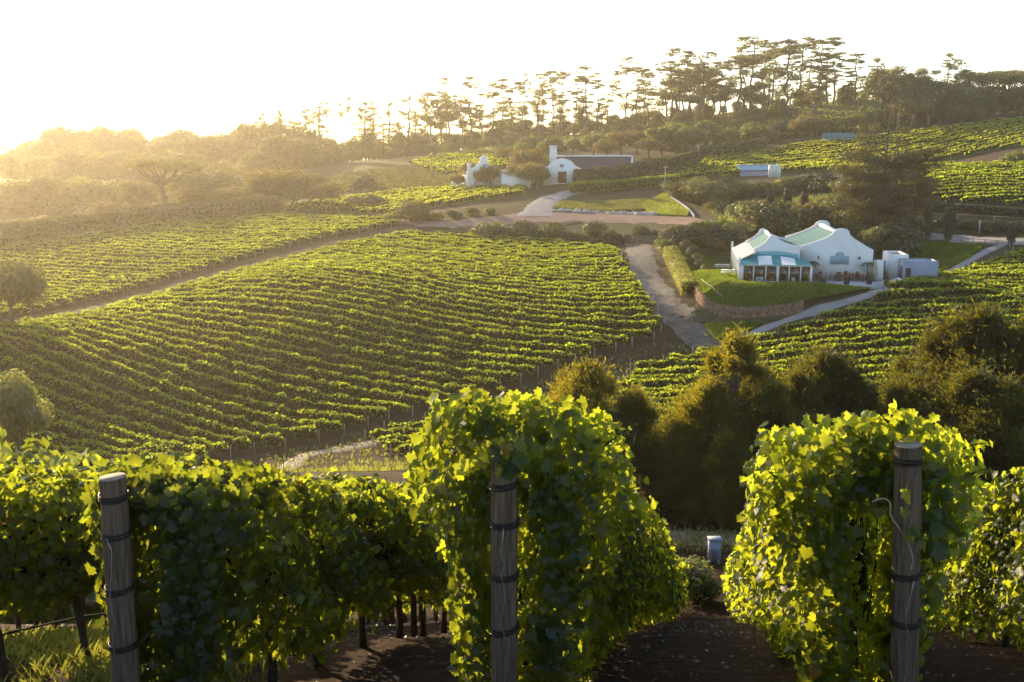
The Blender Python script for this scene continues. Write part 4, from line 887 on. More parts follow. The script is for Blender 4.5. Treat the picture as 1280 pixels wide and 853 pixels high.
# outbuildings
def shed(name, x0, x1, y0, y1, h, wall, roofm, label, doors=(), para=.0, slab=True):
    r = tag(empty(name, rp((x0 + x1) / 2, (y0 + y1) / 2, 0)), label, 'building')
    m = MB(); t = .2
    lbox(m, x0, x1, y0, y0 + t, 0, h); lbox(m, x0, x1, y1 - t, y1, 0, h); lbox(m, x0, x0 + t, y0 + t, y1 - t, 0, h); lbox(m, x1 - t, x1, y0 + t, y1 - t, 0, h); m.build('wall', M[wall], r)
    lbox(MB(), x0 + t, x1 - t, y0 + t, y1 - t, h - .45, h - .25).build('roof', M[roofm], r)
    for kind, a, b, z1 in doors:
        m = MB()
        if kind == 'f': lbox(m, a, b, y0 - .04, y0 - .003, .02, z1)
        else: lbox(m, x0 - .04, x0 - .003, a, b, .02, z1)
        m.build('door', M['darkwood'], r)
    return r
shed('outbuilding', 7.6, 9.9, 1.2, 7.5, 3.5, 'white', 'darkroof', 'small white flat-roofed outbuilding beside the restaurant terrace', (('s', 5.4, 6.6, 2.3),))
shed('annex', 8.6, 13.0, -2.6, 1.1, 3.0, 'greywall', 'stripe', 'grey blue block annex in front of the white outbuilding', (('s', -1.5, -.5, 2.1), ('f', 8.9, 9.5, 2.0)))
# terrace furniture
def cafe_set():
    r = empty('table_set', (0, 0, 0)); tp = MB()
    a = np.arange(12) * math.pi / 6; tp.poly([(math.cos(t) * .6, math.sin(t) * .6, .72) for t in a], (0, 0, .05)); tp.tube([(0, 0, 0), (0, 0, .72)], [.06, .05], 6); tp.tube([(0, 0, 0), (0, 0, .04)], [.3, .28], 10)
    tp.build('table', M['furn'], r)
    for q in range(4):
        t = q * math.pi / 2 + .5; c = MB(); x, y = math.cos(t) * .95, math.sin(t) * .95
        c.box((x, y, .45), (.46, .46, .05), t); c.box((x + .21 * math.cos(t), y + .21 * math.sin(t), .75), (.05, .44, .55), t)
        for sx in (-.18, .18):
            for sy in (-.18, .18): px_, py_ = x + sx * math.cos(t) - sy * math.sin(t), y + sx * math.sin(t) + sy * math.cos(t); c.box((px_, py_, .22), (.04, .04, .44), t)
        c.build('chair_frame', M['furn'], r)
    return r
# every table and every chair is a thing of its own
def table(x, y, label):
    r = tag(empty('round_table', rp(x, y, .14)), label, 'table', 'round tables on the terrace'); a = np.arange(14) * math.pi / 7; o = rp(x, y, .14)
    MB().poly([o + (math.cos(t) * .65, math.sin(t) * .65, .70) for t in a], (0, 0, .06)).build('tabletop', M['furn'], r)
    m = MB().tube([o, o + (0, 0, .7)], [.07, .05], 6); m.tube([o, o + (0, 0, .05)], [.33, .28], 10); m.build('pedestal', M['furn'], r)
def chair(x, y, t, label):
    o = rp(x, y, .14); r = tag(empty('terrace_chair', o), label, 'chair', 'wooden chairs round the terrace tables'); X = np.array([math.cos(t), math.sin(t), 0]); Y = np.array([-math.sin(t), math.cos(t), 0])
    MB().box(o + (0, 0, .45), (.48, .48, .05), t).build('seat', M['furn'], r)
    MB().box(o + X * .22 + (0, 0, .78), (.05, .46, .56), t).build('backrest', M['furn'], r)
    for a in (-.2, .2):
        for b in (-.2, .2): MB().box(o + X * a + Y * b + (0, 0, .215), (.045, .045, .43), t).build('leg', M['furn'], r)
tb = [(-2.7, -2.6, 'beside the glazed veranda'), (.4, -2.6, 'under the shuttered window'), (3.3, -2.6, 'nearest the folded parasol'), (1.9, -1.3, 'close against the white gable')]
cn = 0
for x, y, w_ in tb:
    table(x, y, 'round red brown terrace table ' + w_)
    for q in range(5):
        t = q * 2 * math.pi / 5 + x; cn += 1
        chair(x + math.cos(t) * 1.05, y + math.sin(t) * 1.05, t + ang, '%s red brown chair round the terrace table %s' % (ordn(q + 1), w_))
for n_, (x, y) in enumerate([(-2.4, -7.2), (.6, -7.0), (3.6, -6.2), (5.6, -7.3)]):
    o = rp(x, y, .14); r = tag(empty('planter_box', o), 'square black planter with clipped plant on the terrace edge, %s from the veranda' % ordn(n_ + 1), 'planter', 'black planters along the terrace edge')
    mm = MB(); mm.add([o + (sx * w_, sy * w_, z) for z, w_ in ((0, .26), (.5, .33)) for sx, sy in ((-1, -1), (1, -1), (1, 1), (-1, 1))], [(0, 1, 5, 4), (1, 2, 6, 5), (2, 3, 7, 6), (3, 0, 4, 7), (3, 2, 1, 0), (4, 5, 6, 7)]); mm.build('pot', M['black'], r)
    c = MB(); clump_leaves(c, [o + (0, 0, .68)], [(.3, .3, .26)], 160, .14); c.build('plant', M['darkbush'], r)
for n_, (x, y, w_) in enumerate([(-3.1, -.9, 'by the veranda corner'), (4.2, -1.1, 'by the folded parasol')]):
    o = rp(x, y, .14); r = tag(empty('potted_palm', o), 'tall dark potted palm ' + w_, 'plant', 'potted palms on the terrace')
    MB().tube([o, o + (0, 0, .55)], [.22, .3], 8).build('pot', M['black'], r); MB().tube([o + (0, 0, .5), o + (0, 0, 2.3)], [.07, .05], 5).build('trunk', M['bark'], r)
    f = MB()
    for q in range(13):
        t = q * 2.4; L = 1.0; k = np.linspace(0, 1, 6); P = np.stack([o[0] + math.cos(t) * L * k, o[1] + math.sin(t) * L * k, o[2] + 2.3 + .7 * k - 1.1 * k * k], -1)
        for a_, b_ in zip(P[:-1], P[1:]):
            s_ = np.array([-math.sin(t), math.cos(t), 0]) * .11; f.add([a_ - s_, a_ + s_, b_ + s_ * .8, b_ - s_ * .8], [(0, 1, 2, 3)])
    f.build('frond', M['darkbush'], r)
o = rp(5.0, -2.0, .14); r = tag(empty('closed_parasol', o), 'tall folded tan parasol standing at the corner of the white gable', 'parasol')
MB().tube([o, o + (0, 0, 3.0)], [.04, .03], 6).build('pole', M['darkwood'], r); MB().tube([o + (0, 0, .75), o + (0, 0, 1.2), o + (0, 0, 2.2), o + (0, 0, 2.9)], [.30, .38, .26, .04], 9).build('folded_canopy', M['tan'], r); MB().tube([o, o + (0, 0, .12)], [.3, .26], 10).build('base', M['black'], r)
for n_, (x, y, t) in enumerate([(7.6, -4.6, .3), (9.6, -5.0, -.3)]):     # low white shade cloths by the annex
    o = rp(x, y, .1); r = tag(empty('low_shade_sail', o), ('larger' if n_ == 0 else 'smaller') + ' low white canvas shade lying by the grey annex', 'shade sail', 'white canvas shades by the annex')
    w_ = .95 if n_ == 0 else .7; m = MB(); a = np.arange(8) * math.pi / 4 + t; ring = [o + (math.cos(q) * w_, math.sin(q) * w_, .35) for q in a]; m.add(ring + [o + (0, 0, .85)], [(i, (i + 1) % 8, 8) for i in range(8)]); m.build('canvas', M['stripe'], r)
    MB().tube([o, o + (0, 0, .84)], [.03, .03], 5).build('pole', M['darkwood'], r)
def picnic(px, py, label):
    p = hit1(px, py); o = np.array([p[0], p[1], float(lawn_z(np.array([p[0]]), np.array([p[1]]))[0]) + .1]); r = tag(empty('picnic_bench', o), label, 'bench', 'white picnic benches on the lawn')
    def bx(name, c, s): MB().box(o + EX3 * c[0] + EY3 * c[1] + (0, 0, c[2]), s, ang).build(name, M['stripe'], r)
    bx('tabletop', (0, 0, .74), (2.4, .8, .06)); bx('seat', (0, -.72, .45), (2.4, .28, .05)); bx('seat', (0, .72, .45), (2.4, .28, .05))
    for x in (-.85, .85): bx('leg', (x, 0, .37), (.08, 1.5, .08)); bx('leg', (x, -.3, .36), (.08, .08, .7)); bx('leg', (x, .3, .36), (.08, .08, .7))
EX3 = np.r_[EX, 0]; EY3 = np.r_[EY, 0]
picnic(912, 352, 'white picnic bench on sunny grass nearest the glazed veranda corner'); picnic(903, 338, 'white picnic bench on the lawn farther back along the veranda side')
for n_, (x, z) in enumerate([(-10.4, 0), (-6.3, 0), (-10.9, 0)]):
    o = rp(x, -8.1, .06); r = tag(empty('lawn_chair', o), 'small pale chair on grass in front of the veranda glass, %s from its sunny corner' % ordn([2, 3, 1][n_]), 'chair', 'pale chairs before the veranda glass')
    MB().box(o + (0, 0, .42), (.45, .45, .05), ang).build('seat', M['paint_grey'], r); MB().box(o + (0, .22, .7), (.45, .05, .5), ang).build('backrest', M['paint_grey'], r)
    for a_ in (-.18, .18):
        for b_ in (-.18, .18): MB().box(o + (a_, b_, .2), (.04, .04, .4)).build('leg', M['paint_grey'], r)
# stone retaining wall of the lawn, one continuous run of masonry
def retaining():
    Q = resample(WALL, .35); n = len(Q); T_ = np.gradient(Q[:, :2], axis=0); T_ /= np.linalg.norm(T_, axis=1)[:, None]; Nn = np.c_[-T_[:, 1], T_[:, 0]]
    top = lawn_z(Q[:, 0], Q[:, 1]) + .12 + rng.normal(size=n) * .07; bot = H(Q[:, 0], Q[:, 1]) - .4
    V = np.zeros((n, 6, 3)); prof_ = [(-.30, 0.), (-.26, .5), (-.22, 1.), (.22, 1.), (.26, .5), (.30, 0.)]
    for k, (w_, f) in enumerate(prof_): j = rng.normal(size=n) * .03; V[:, k, :2] = Q[:, :2] + Nn * (w_ + j)[:, None]; V[:, k, 2] = bot + (top - bot) * f
    m = MB(); i = np.arange(n - 1)[:, None] * 6; j = np.arange(5)[None]; m.add(V.reshape(-1, 3), np.stack([i + j, i + j + 1, i + 6 + j + 1, i + 6 + j], -1).reshape(-1, 4)); m.F.append(np.array([[0, 1, 2, 3, 4, 5]])); m.F.append(np.array([[5, 4, 3, 2, 1, 0]]) + (n - 1) * 6)
    tag(m.build('retaining_wall', M['stonewall'], origin=Q[n // 2]), 'curved red brown stone wall holding up the restaurant lawn', 'wall')
retaining()
hp = hit([877, 884, 893, 903], [362, 368, 377, 384]); hp = resample(hp, .8); hp[:, 2] = lawn_z(hp[:, 0], hp[:, 1]) + .22
tag(MB().tube(resample(hp, 1), .045, 5).build('edging_pipe', M['pavestone'], origin=hp[0]), 'thin white edging pipe lying along the lawn above the stone wall', 'pipe')

# ---------------------------------------------------------------- farm buildings far behind
def gbox(m, o, X, Y, x0, x1, y0, y1, z0, z1):
    P = [o + X * x + Y * y + np.array([0, 0, z]) for x in (x0, x1) for y in (y0, y1) for z in (z0, z1)]
    return m.add(P, [(0, 1, 3, 2), (4, 6, 7, 5), (0, 4, 5, 1), (2, 3, 7, 6), (0, 2, 6, 4), (1, 5, 7, 3)])
def frame(px, py, rot):
    o = hit1(px, py); a = R(rot); return o, np.array([math.cos(a), math.sin(a), 0]), np.array([-math.sin(a), math.cos(a), 0])
def farmhouse():
    o, X, Y = frame(702, 230, -8); s = o[1] / F; r = tag(empty('farmhouse', o), 'long white farmhouse with a dark thatched roof and a tall white chimney', 'building')
    W = lambda x, y, z: o + X * x + Y * y + np.array([0, 0, z])
    g = [(-4.6, 3.8), (-3.6, 4.3), (-2.9, 5.0), (-2.2, 5.7), (-1.2, 6.1), (0, 6.3), (1.2, 6.1), (2.2, 5.7), (2.9, 5.0), (3.6, 4.3), (4.8, 3.8)]
    MB().poly([W(-4.6, 0, -.5)] + [W(a, 0, b) for a, b in g] + [W(4.8, 0, -.5)], Y * .4).build('gable_wall', M['white'], r)
    m = MB(); gbox(m, o, X, Y, -4.6, -4.2, .4, 9, -.5, 3.6); m.build('side_wall', M['white'], r); m = MB(); gbox(m, o, X, Y, 4.4, 17, 4.0, 4.4, -.5, 3.5); m.build('long_wall', M['white'], r)
    # thatch: cross wing then long range to the side
    m = MB(); m.add([W(-5, .41, 3.6), W(0, .41, 6.1), W(0, 8, 6.8), W(-5, 9, 3.6)], [(0, 1, 2, 3)]); m.add([W(0, .41, 6.1), W(5, .41, 3.6), W(5, 4, 3.6), W(0, 8, 6.8)], [(0, 1, 2, 3)]); m.build('wing_roof', M['thatch'], r)
    m = MB(); m.add([W(1.5, 3.4, 3.3), W(17, 3.4, 3.3), W(17, 8, 6.7), W(-2, 8, 6.8)], [(0, 1, 2, 3)]); m.add([W(-2, 8, 6.8), W(17, 8, 6.7), W(17, 12.5, 3.3), W(-5, 12.5, 3.3)], [(0, 1, 2, 3)]); m.build('roof', M['thatch'], r)
    m = MB(); gbox(m, o, X, Y, -2, 17, 7.8, 8.2, 6.7, 7.1); m.build('ridge_cap', M['white'], r)
    MB().poly([W(17, 3.4, -.5), W(17, 3.4, 3.4), W(17, 8, 6.9), W(17, 12.5, 3.4), W(17, 12.5, -.5)], X * .4).build('end_gable', M['white'], r)
    m = MB(); gbox(m, o, X, Y, -3.6, -1.9, 5.6, 7, 4, 9.2); gbox(m, o, X, Y, -3.75, -1.75, 5.45, 7.15, 9.2, 9.5); m.build('chimney', M['white'], r)
    m = MB(); gbox(m, o, X, Y, -1.0, 1.2, -.06, -.004, .2, 3.0); w = m.build('window', M['darkwood'], r)
    m = MB(); gbox(m, o, X, Y, -1.2, 1.4, -.1, -.005, .0, .18); m.build('window_sill', M['stripe'], w)
    for a in (-.35, .35): m = MB(); gbox(m, o, X, Y, a - .04 + .1, a + .04 + .1, -.1, -.065, .25, 2.95); m.build('glazing_bar', M['furn'], w)
    m = MB(); gbox(m, o, X, Y, -.5, .5, -.06, -.004, 4.1, 4.9); m.build('attic_window', M['greywall'], r)
farmhouse()
def manor():
    o, X, Y = frame(604, 237, 12); r = tag(empty('manor_house', o), 'white stepped-gable house half hidden by yellow green trees', 'building'); W = lambda x, y, z: o + X * x + Y * y + np.array([0, 0, z])
    g = [(-4.0, 5.2), (-4.0, 6.6), (-3.2, 6.6), (-3.2, 5.3), (-1.8, 5.8), (-.9, 6.8), (-.7, 7.8), (-.2, 8.6), (.5, 8.6), (1.0, 7.8), (1.2, 6.8), (2.0, 5.8), (3.4, 5.2), (4.2, 4.6)]
    MB().poly([W(-4.0, 0, -1)] + [W(a, 0, b) for a, b in g] + [W(4.2, 0, -1)], Y * .4).build('gable_wall', M['white'], r)
    m = MB(); gbox(m, o, X, Y, 4.2, 17, 1.5, 1.9, -1, 4.9); gbox(m, o, X, Y, -4, -3.6, .4, 8, -1, 4.6); m.build('wall', M['white'], r)
    m = MB(); m.add([W(-4, .41, 4.6), W(0, .41, 6.6), W(0, 8, 6.6), W(-4, 8, 4.6)], [(0, 1, 2, 3)]); m.add([W(0, .41, 6.6), W(4.2, .41, 4.4), W(4.2, 8, 4.4), W(0, 8, 6.6)], [(0, 1, 2, 3)]); m.build('roof', M['thatch'], r)
    for x in (-2.6, .4): m = MB(); gbox(m, o, X, Y, x, x + 1.4, -.06, -.004, 3.2, 4.7); m.build('window', M['greywall'], r)
    for x in (-2.4, 1.6): m = MB(); gbox(m, o, X, Y, x, x + 1.0, -.06, -.004, .2, 2.0); m.build('window', M['greywall'], r)
manor()
def plain(name, px, py, rot, w, d, h, label, roofm='stripe', wall='white', posts=False, slope=0.):
    o, X, Y = frame(px, py, rot); r = tag(empty(name, o), label, 'building'); m = MB(); t = .25
    gbox(m, o, X, Y, 0, w, 0, t, -.8, h); gbox(m, o, X, Y, 0, w, d - t, d, -.8, h + slope); gbox(m, o, X, Y, 0, t, t, d - t, -.8, h); gbox(m, o, X, Y, w - t, w, t, d - t, -.8, h); m.build('wall', M[wall], r)
    W = lambda x, y, z: o + X * x + Y * y + np.array([0, 0, z]); MB().add([W(-.3, -.4, h + .02), W(w + .3, -.4, h + .02), W(w + .3, d + .4, h + .05 + slope), W(-.3, d + .4, h + .05 + slope)], [(0, 1, 2, 3)]).poly([W(-.3, -.4, h - .1), W(w + .3, -.4, h - .1), W(w + .3, d + .4, h - .1 + slope), W(-.3, d + .4, h - .1 + slope)], (0, 0, .08)).build('roof', M[roofm], r)
    return r, o, X, Y
plain('farm_store', 628, 240, 8, 7.5, 5, 4.4, 'plain white flat-roofed farm store between the two gabled houses')
r_, o_, X_, Y_ = plain('farm_lodge', 565, 234, 6, 0.01 + 6, 4, 2.6, 'tiny white lodge at the edge of the bare slope'); 
r_, o_, X_, Y_ = plain('blue_shed', 926, 221, -4, 8, 5, 1.6, 'low shed with a bright blue sloping roof among the scrub', 'bluepaint', 'greywall', slope=1.3)
r_, o_, X_, Y_ = plain('teal_shed', 1032, 181, -6, 9, 5, 2.0, 'teal-roofed shed at the top edge of the hillside vines', 'teal', 'greywall', slope=1.5)
for n_, px in enumerate((963, 968, 973)):
    p = hit1(px, 222); m = MB().tube([p - (0, 0, .3), p + (0, 0, 2.9), p + (0, 0, 3.05)], [.55, .55, .3], 12); r = m.build('water_tank', M['tank'], origin=p, smooth=False)
    tag(r, 'upright pale water tank behind the blue shed, %s from the shed' % ordn(n_ + 1), 'tank', 'water tanks by the blue shed')
# utility poles
for n_, (px, py, h, arm, lb) in enumerate([(831, 244, 36, 1.2, 'thin pale utility pole at the top of the sunny grass bank'), (872, 208, 26, 1.0, 'utility pole rising from the gap in the clipped hedges'), (1217, 150, 42, 2.4, 'pale blue pole with a wide crossarm above the hillside vines'), (1118, 282, 30, 1.0, 'slim pole in front of the big layered tree'), (1224, 292, 16, .4, 'short pale pole by the estate road')]):
    p = hit1(px, py); s = p[1] / F; H_ = h * s; r = tag(empty('utility_pole', p), lb, 'pole', 'utility poles')
    MB().tube([p - (0, 0, .3), p + (0, 0, H_)], [.16, .12], 7).build('pole', M['paint_grey'], r); MB().box(p + (0, 0, H_ * .93), (arm * 1.3, .12, .12), -.2).build('crossarm', M['paint_grey'], r)
# low curved white wall by the sunny bank
wp = pxpath([(831,243),(845,252),(860,262),(868,272)]); Q = resample(wp, .8); m = MB()
for a, b in zip(Q[:-1], Q[1:]):
    c = (a + b) / 2; d = b - a; m.box(c + (0, 0, .15), (np.linalg.norm(d[:2]) + .0, .25, .7), math.atan2(d[1], d[0]))
tag(m.build('garden_wall', M['pavestone'], origin=Q[0]), 'low curved white wall beside the sunny grass bank', 'wall')
# boulders along the dirt road
BP = []
for n_, x in enumerate(np.linspace(692, 822, 27)):
    p = hit1(x, 264.5 + (x - 692) * .035 + rng.normal() * .5); w_ = rng.uniform(.45, .85); d = rdir(26)
    bm_ = MB(); th = np.linspace(0, 2 * math.pi, 8)[:-1]; rings = []
    for z, rr in ((-.2, .9), (.25, 1.), (.6, .75), (.8, .3)): rings.append([p + (math.cos(t) * w_ * rr * rng.uniform(.8, 1.15), math.sin(t) * w_ * rr * rng.uniform(.8, 1.15), z * w_ * 1.1) for t in th])
    bm_.add(np.array(rings).reshape(-1, 3), [(i * 7 + j, i * 7 + (j + 1) % 7, (i + 1) * 7 + (j + 1) % 7, (i + 1) * 7 + j) for i in range(3) for j in range(7)] + [tuple(21 + j for j in range(7))])
    tag(bm_.build('boulder', M['stone'], origin=p), 'pale boulder edging the dirt road below the farmhouse, %s from the drive' % ordn(n_ + 1), 'boulder', 'pale boulders edging the dirt road')
# fences
def fence(pts, label, sp=2.2, h=1.1, rails=2, mat='paleplank', y0=64., board=False):
    Q = resample(pxpath(pts, y0), sp); r = tag(empty('fence', Q[0]), label, 'fence')
    for p in Q: MB().box(p + (0, 0, h / 2 - .1), (.12, .12, h + .2)).build('post', M[mat], r)
    m = MB()
    for a, b in zip(Q[:-1], Q[1:]):
        for z in np.linspace(h * .4, h * .92, rails): m.tube([a + (0, 0, z), b + (0, 0, z)], .04 if not board else .05, 4)
        if board: m.add([a + (0, .07, .05), b + (0, .07, .05), b + (0, .07, h * .95), a + (0, .07, h * .95)], [(0, 1, 2, 3)])
    m.build('rail', M[mat], r)
fence([(781,303),(800,306),(823,305)], 'brown board fence at the top of the gravel track', 1.6, 1.6, 2, 'bark', board=True)
fence([(1150,299),(1180,302),(1230,307),(1262,309)], 'pale post and rail fence along the estate road by the side lawn', 2.4, 1.0)
fence([(1150,276),(1210,279),(1290,284)], 'thin wire fence across the scrub beyond the estate road', 6, 1.6, 2)
# car by the farmhouse
def car():
    p = hit1(752, 233); r = tag(empty('parked_car', p), 'small pale blue car parked in front of the farmhouse gable', 'car'); W = lambda x, y, z: p + np.array([x, y, z])
    MB().poly([W(-2, -.8, .35), W(-2, -.8, .85), W(-1.3, -.8, .95), W(-.8, -.8, 1.45), W(.7, -.8, 1.45), W(1.3, -.8, .95), W(2, -.8, .8), W(2, -.8, .35)], (0, 1.6, 0)).build('body', M['paint_grey'], r)
    MB().poly([W(-1.1, -.82, .98), W(-.72, -.82, 1.38), W(.62, -.82, 1.38), W(1.1, -.82, .98)], (0, .015, 0)).build('side_window', M['glass'], r)
    for x in (-1.25, 1.25):
        for y in (-.82, .62): MB().tube([W(x, y, .33), W(x, y + .2, .33)], .33, 12).build('wheel', M['black'], r)
car()

# ---------------------------------------------------------------- vine rows on the near slope
SL = .21                       # rows run downhill and to the right
RD = np.array([SL, 1.0]) / math.hypot(SL, 1.0); RN = np.array([RD[1], -RD[0]])
half = [(0, -.02), (.20, -.17), (.40, -.13), (.36, .06), (.56, .20), (.45, .30), (.34, .40), (.30, .58), (.14, .62), (0, .84)]
LEAF = np.array([(0, .22, .05)] + [(x, y, -.10 * abs(x) - .12 * max(0, y - .3)) for x, y in half] + [(-x, y, -.10 * abs(x) - .12 * max(0, y - .3)) for x, y in half[-2:0:-1]])
LF = np.array([(0, i, i + 1 if i + 1 < len(LEAF) else 1) for i in range(1, len(LEAF))])
h2 = [(0, -.05), (.42, -.08), (.52, .25), (.25, .6), (0, .82)]
LEAF2 = np.array([(0, .25, .06)] + [(x, y, -.1 * abs(x)) for x, y in h2] + [(-x, y, -.1 * abs(x)) for x, y in h2[-2:0:-1]])
LF2 = np.array([(0, i, i + 1 if i + 1 < len(LEAF2) else 1) for i in range(1, len(LEAF2))])
def put_leaves(m, P, Nn, size, fine=True, down=None):
    n = len(P)
    if n == 0: return
    Nn = Nn / np.linalg.norm(Nn, axis=1)[:, None]
    t = (np.array([0, 0, -1.]) if down is None else down) + rng.normal(size=(n, 3)) * .55
    t -= (t * Nn).sum(1)[:, None] * Nn; t /= np.linalg.norm(t, axis=1)[:, None] + 1e-9; b = np.cross(t, Nn)
    L, Fc = (LEAF, LF) if fine else (LEAF2, LF2)
    sz = np.broadcast_to(size, (n,)) * rng.uniform(.55, 1.25, n)
    fold = rng.uniform(-1.2, 3.8, n)
    V = P[:, None] + sz[:, None, None] * (b[:, None] * L[None, :, :1] * rng.uniform(.85, 1.15, (n, 1, 1)) + t[:, None] * (L[None, :, 1:2] - .2) + Nn[:, None] * (L[None, :, 2:] * fold[:, None, None]))
    Fq = (Fc[None] + (np.arange(n) * len(L))[:, None, None]).reshape(-1, 3); m.add(V.reshape(-1, 3), Fq)
def row_ground(x0, s):
    x = x0 + RD[0] * s; y = 5.9 + RD[1] * s; return np.stack([x, y, H(x, y)], -1)
def shape(k, s, hf):
    """half width and top height of the canopy"""
    head = np.exp(-(s / 2.2) ** 2); big = {0: .34, 1: .36, -1: .10}.get(k, .15)
    top = {-1: 1.74}.get(k, 1.80) + .05 * np.sin(s * 2.1 + k) + .05 * np.sin(s * 4.7 + k * 2) + .03 * np.sin(s * 9.3 + k) + {0: .42, 1: .26, -1: .02}.get(k, .0) * np.exp(-((s - .5) / 1.6) ** 2)
    w = .42 + .08 * np.sin(s * 1.7 + k * 2 + hf * 3) + .07 * np.sin(s * 3.9 + hf * 7) + .04 * np.sin(s * 8.3 + hf * 15 + k) + big * head * smooth(.35, .8, hf) - .06 * (hf < .2)
    return w, top
def vine_row(k, s0, s1, label):
    x0 = -.05 + 2.3 * k; org = row_ground(x0, np.array([s0]))[0]; r = tag(empty('vine_row_hedge', org), label, 'vines', 'vine rows on the near slope'); r.name = 'vine_hedge'
    m = MB()
    segs = [(s0, min(s1, 5.0), 3200, .083, True), (5.0, 10.5, 1500, .10, True), (10.5, 17, 700, .13, False), (17, s1, 420, .16, False)]
    for a, b, dens, size, fine in segs:
        a = max(a, s0)
        if b <= a: continue
        n = int(dens * (b - a)); s = rng.uniform(a - .1, b + .1, n); kind = rng.uniform(0, 1, n)
        hf = rng.uniform(0, 1, n) ** .85; side = np.where(rng.uniform(size=n) < .5, -1., 1.)
        w, top = shape(k, s, hf); bot = (.85 if k < -1 else .50 if k < 0 else .14) + .12 * np.sin(s * 3 + k) - (.22 if k < 0 else .08) * np.exp(-(s / 3.5) ** 2) 
        nh0 = rng.uniform(size=n) < (.16 if a < 1 else 0); s = np.where(nh0, s0 + np.abs(rng.normal(size=n)) * .25, s)
        topm = kind < .24; hf = np.where(topm, rng.uniform(.92, 1.02, n), hf)
        rnd = np.sqrt(np.clip(1 - ((hf - .55) / .62) ** 4, .12, 1)); depth = rng.uniform(0, 1, n) ** 2.2
        off = np.where(topm, rng.uniform(-1, 1, n), side * (1 - .75 * depth)) * w * rnd
        head_cut = np.sqrt(np.clip((s - s0 + .25) / .7, .15, 1)); off = off * np.where(s - s0 < .45, head_cut, 1)
        g = row_ground(x0, s); P = g.copy(); P[:, :2] += RN * off[:, None]; P[:, 2] += bot + (top - bot) * hf
        P += rng.normal(size=(n, 3)) * .03
        Nn = np.c_[RN * (np.sign(off) * np.where(topm, .3, 1.0))[:, None], np.where(topm, 1.0, .35)]
        nh = (s - s0) < .35; Nn[nh] += np.r_[-RD * 1.2, 0]
        Nn = Nn + rng.normal(size=(n, 3)) * .55
        put_leaves(m, P, Nn, size, fine)
    # shoots that stick out of the top and sides
    stem = MB(); ns = int((min(s1, 14) - s0) * 9)
    for q in range(ns):
        s = rng.uniform(s0, min(s1, 14)); side = rng.choice([-1, 1]); w, top = shape(k, s, .9); g = row_ground(x0, np.array([s]))[0]
        hz = rng.uniform(.75, 1.0) if rng.uniform() < .7 else rng.uniform(.3, .7)
        p = g + np.r_[RN * side * w * rng.uniform(.2, .9), .55 + (top - .55) * hz - .05]; d = np.r_[RN * side * rng.uniform(.1, .9), rng.uniform(.3, 1.1)] + np.r_[rng.normal(size=2) * .3, 0]; L = rng.uniform(.12, .30) + (.2 if rng.uniform() < .15 else 0)
        t = np.linspace(0, 1, 6)[:, None]; C = p + d / np.linalg.norm(d) * L * t + np.array([0, 0, -1.]) * (t ** 2) * L * rng.uniform(0, .55); stem.tube(C, np.linspace(.006, .002, 6), 4, cap=False)
        put_leaves(m, C[1:], np.c_[rng.normal(size=(5, 2)) * .6, np.ones(5)] + np.r_[RN * side * .5, 0], np.linspace(.10, .045, 5))
    if k == 0:       # leaves hanging over the post top
        c0 = at(630, 578, 5.80); n = 70; P = c0 + rng.normal(size=(n, 3)) * (.13, .05, .05) + (0, 0, .05); put_leaves(m, P, np.tile((0, -1, .5), (n, 1)) + rng.normal(size=(n, 3)) * .4, .10)
    # added solid core, its dark colour standing in for canopy shade; then canes
    nf_ = sum(len(f) for f in m.F); sc_ = np.arange(s0 + (1.1 if k >= 0 else .7), s1 - .2, .3); nS = len(sc_); K = 9; th = np.arange(K) * 2 * math.pi / K; gc = row_ground(x0, sc_); wc, tc = shape(k, sc_, .6)
    rr = rng.uniform(.75, 1.05, (nS, K)) * np.clip((np.minimum(sc_ - s0 - .6, s1 - sc_)) / 1.2, .2, 1)[:, None]; b0 = .78 if k < 0 else .5; V = np.zeros((nS, K, 3)); cz = (b0 + tc - .22) / 2; hz_ = (tc - .22 - b0) / 2
    V[:, :, :2] = gc[:, None, :2] + RN * (np.cos(th)[None] * rr * (wc * .5)[:, None])[..., None]; V[:, :, 2] = gc[:, None, 2] + cz[:, None] + np.sin(th)[None] * rr * hz_[:, None]
    ia = np.arange(nS - 1)[:, None] * K; ja = np.arange(K)[None]; jb = (ja + 1) % K; m.add(V.reshape(-1, 3), np.stack([ia + ja, ia + jb, ia + K + jb, ia + K + ja], -1).reshape(-1, 4))
    for q in range(60 if s1 - s0 > 5 else 20):
        s = s0 + abs(rng.normal()) * 5; 
        if s > s1: continue
        g = row_ground(x0, np.array([s]))[0]; a = g + np.r_[RN * rng.uniform(-.08, .08), .8]; b = a + np.r_[RN * rng.uniform(-.25, .25) + RD * rng.uniform(-.2, .2), rng.uniform(.7, 1.15)]
        stem.tube([a, (a + b) / 2 + rng.normal(size=3) * .04, b], [.006, .005, .003], 4, cap=False)
    for V_, F_ in [(np.vstack(stem.V), stem.F)]:
        base_ = m.n; m.V.append(V_); m.n += len(V_); m.F += [f + base_ for f in F_]
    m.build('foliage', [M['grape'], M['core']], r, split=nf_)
    s = s0 + .55; nt_ = 0
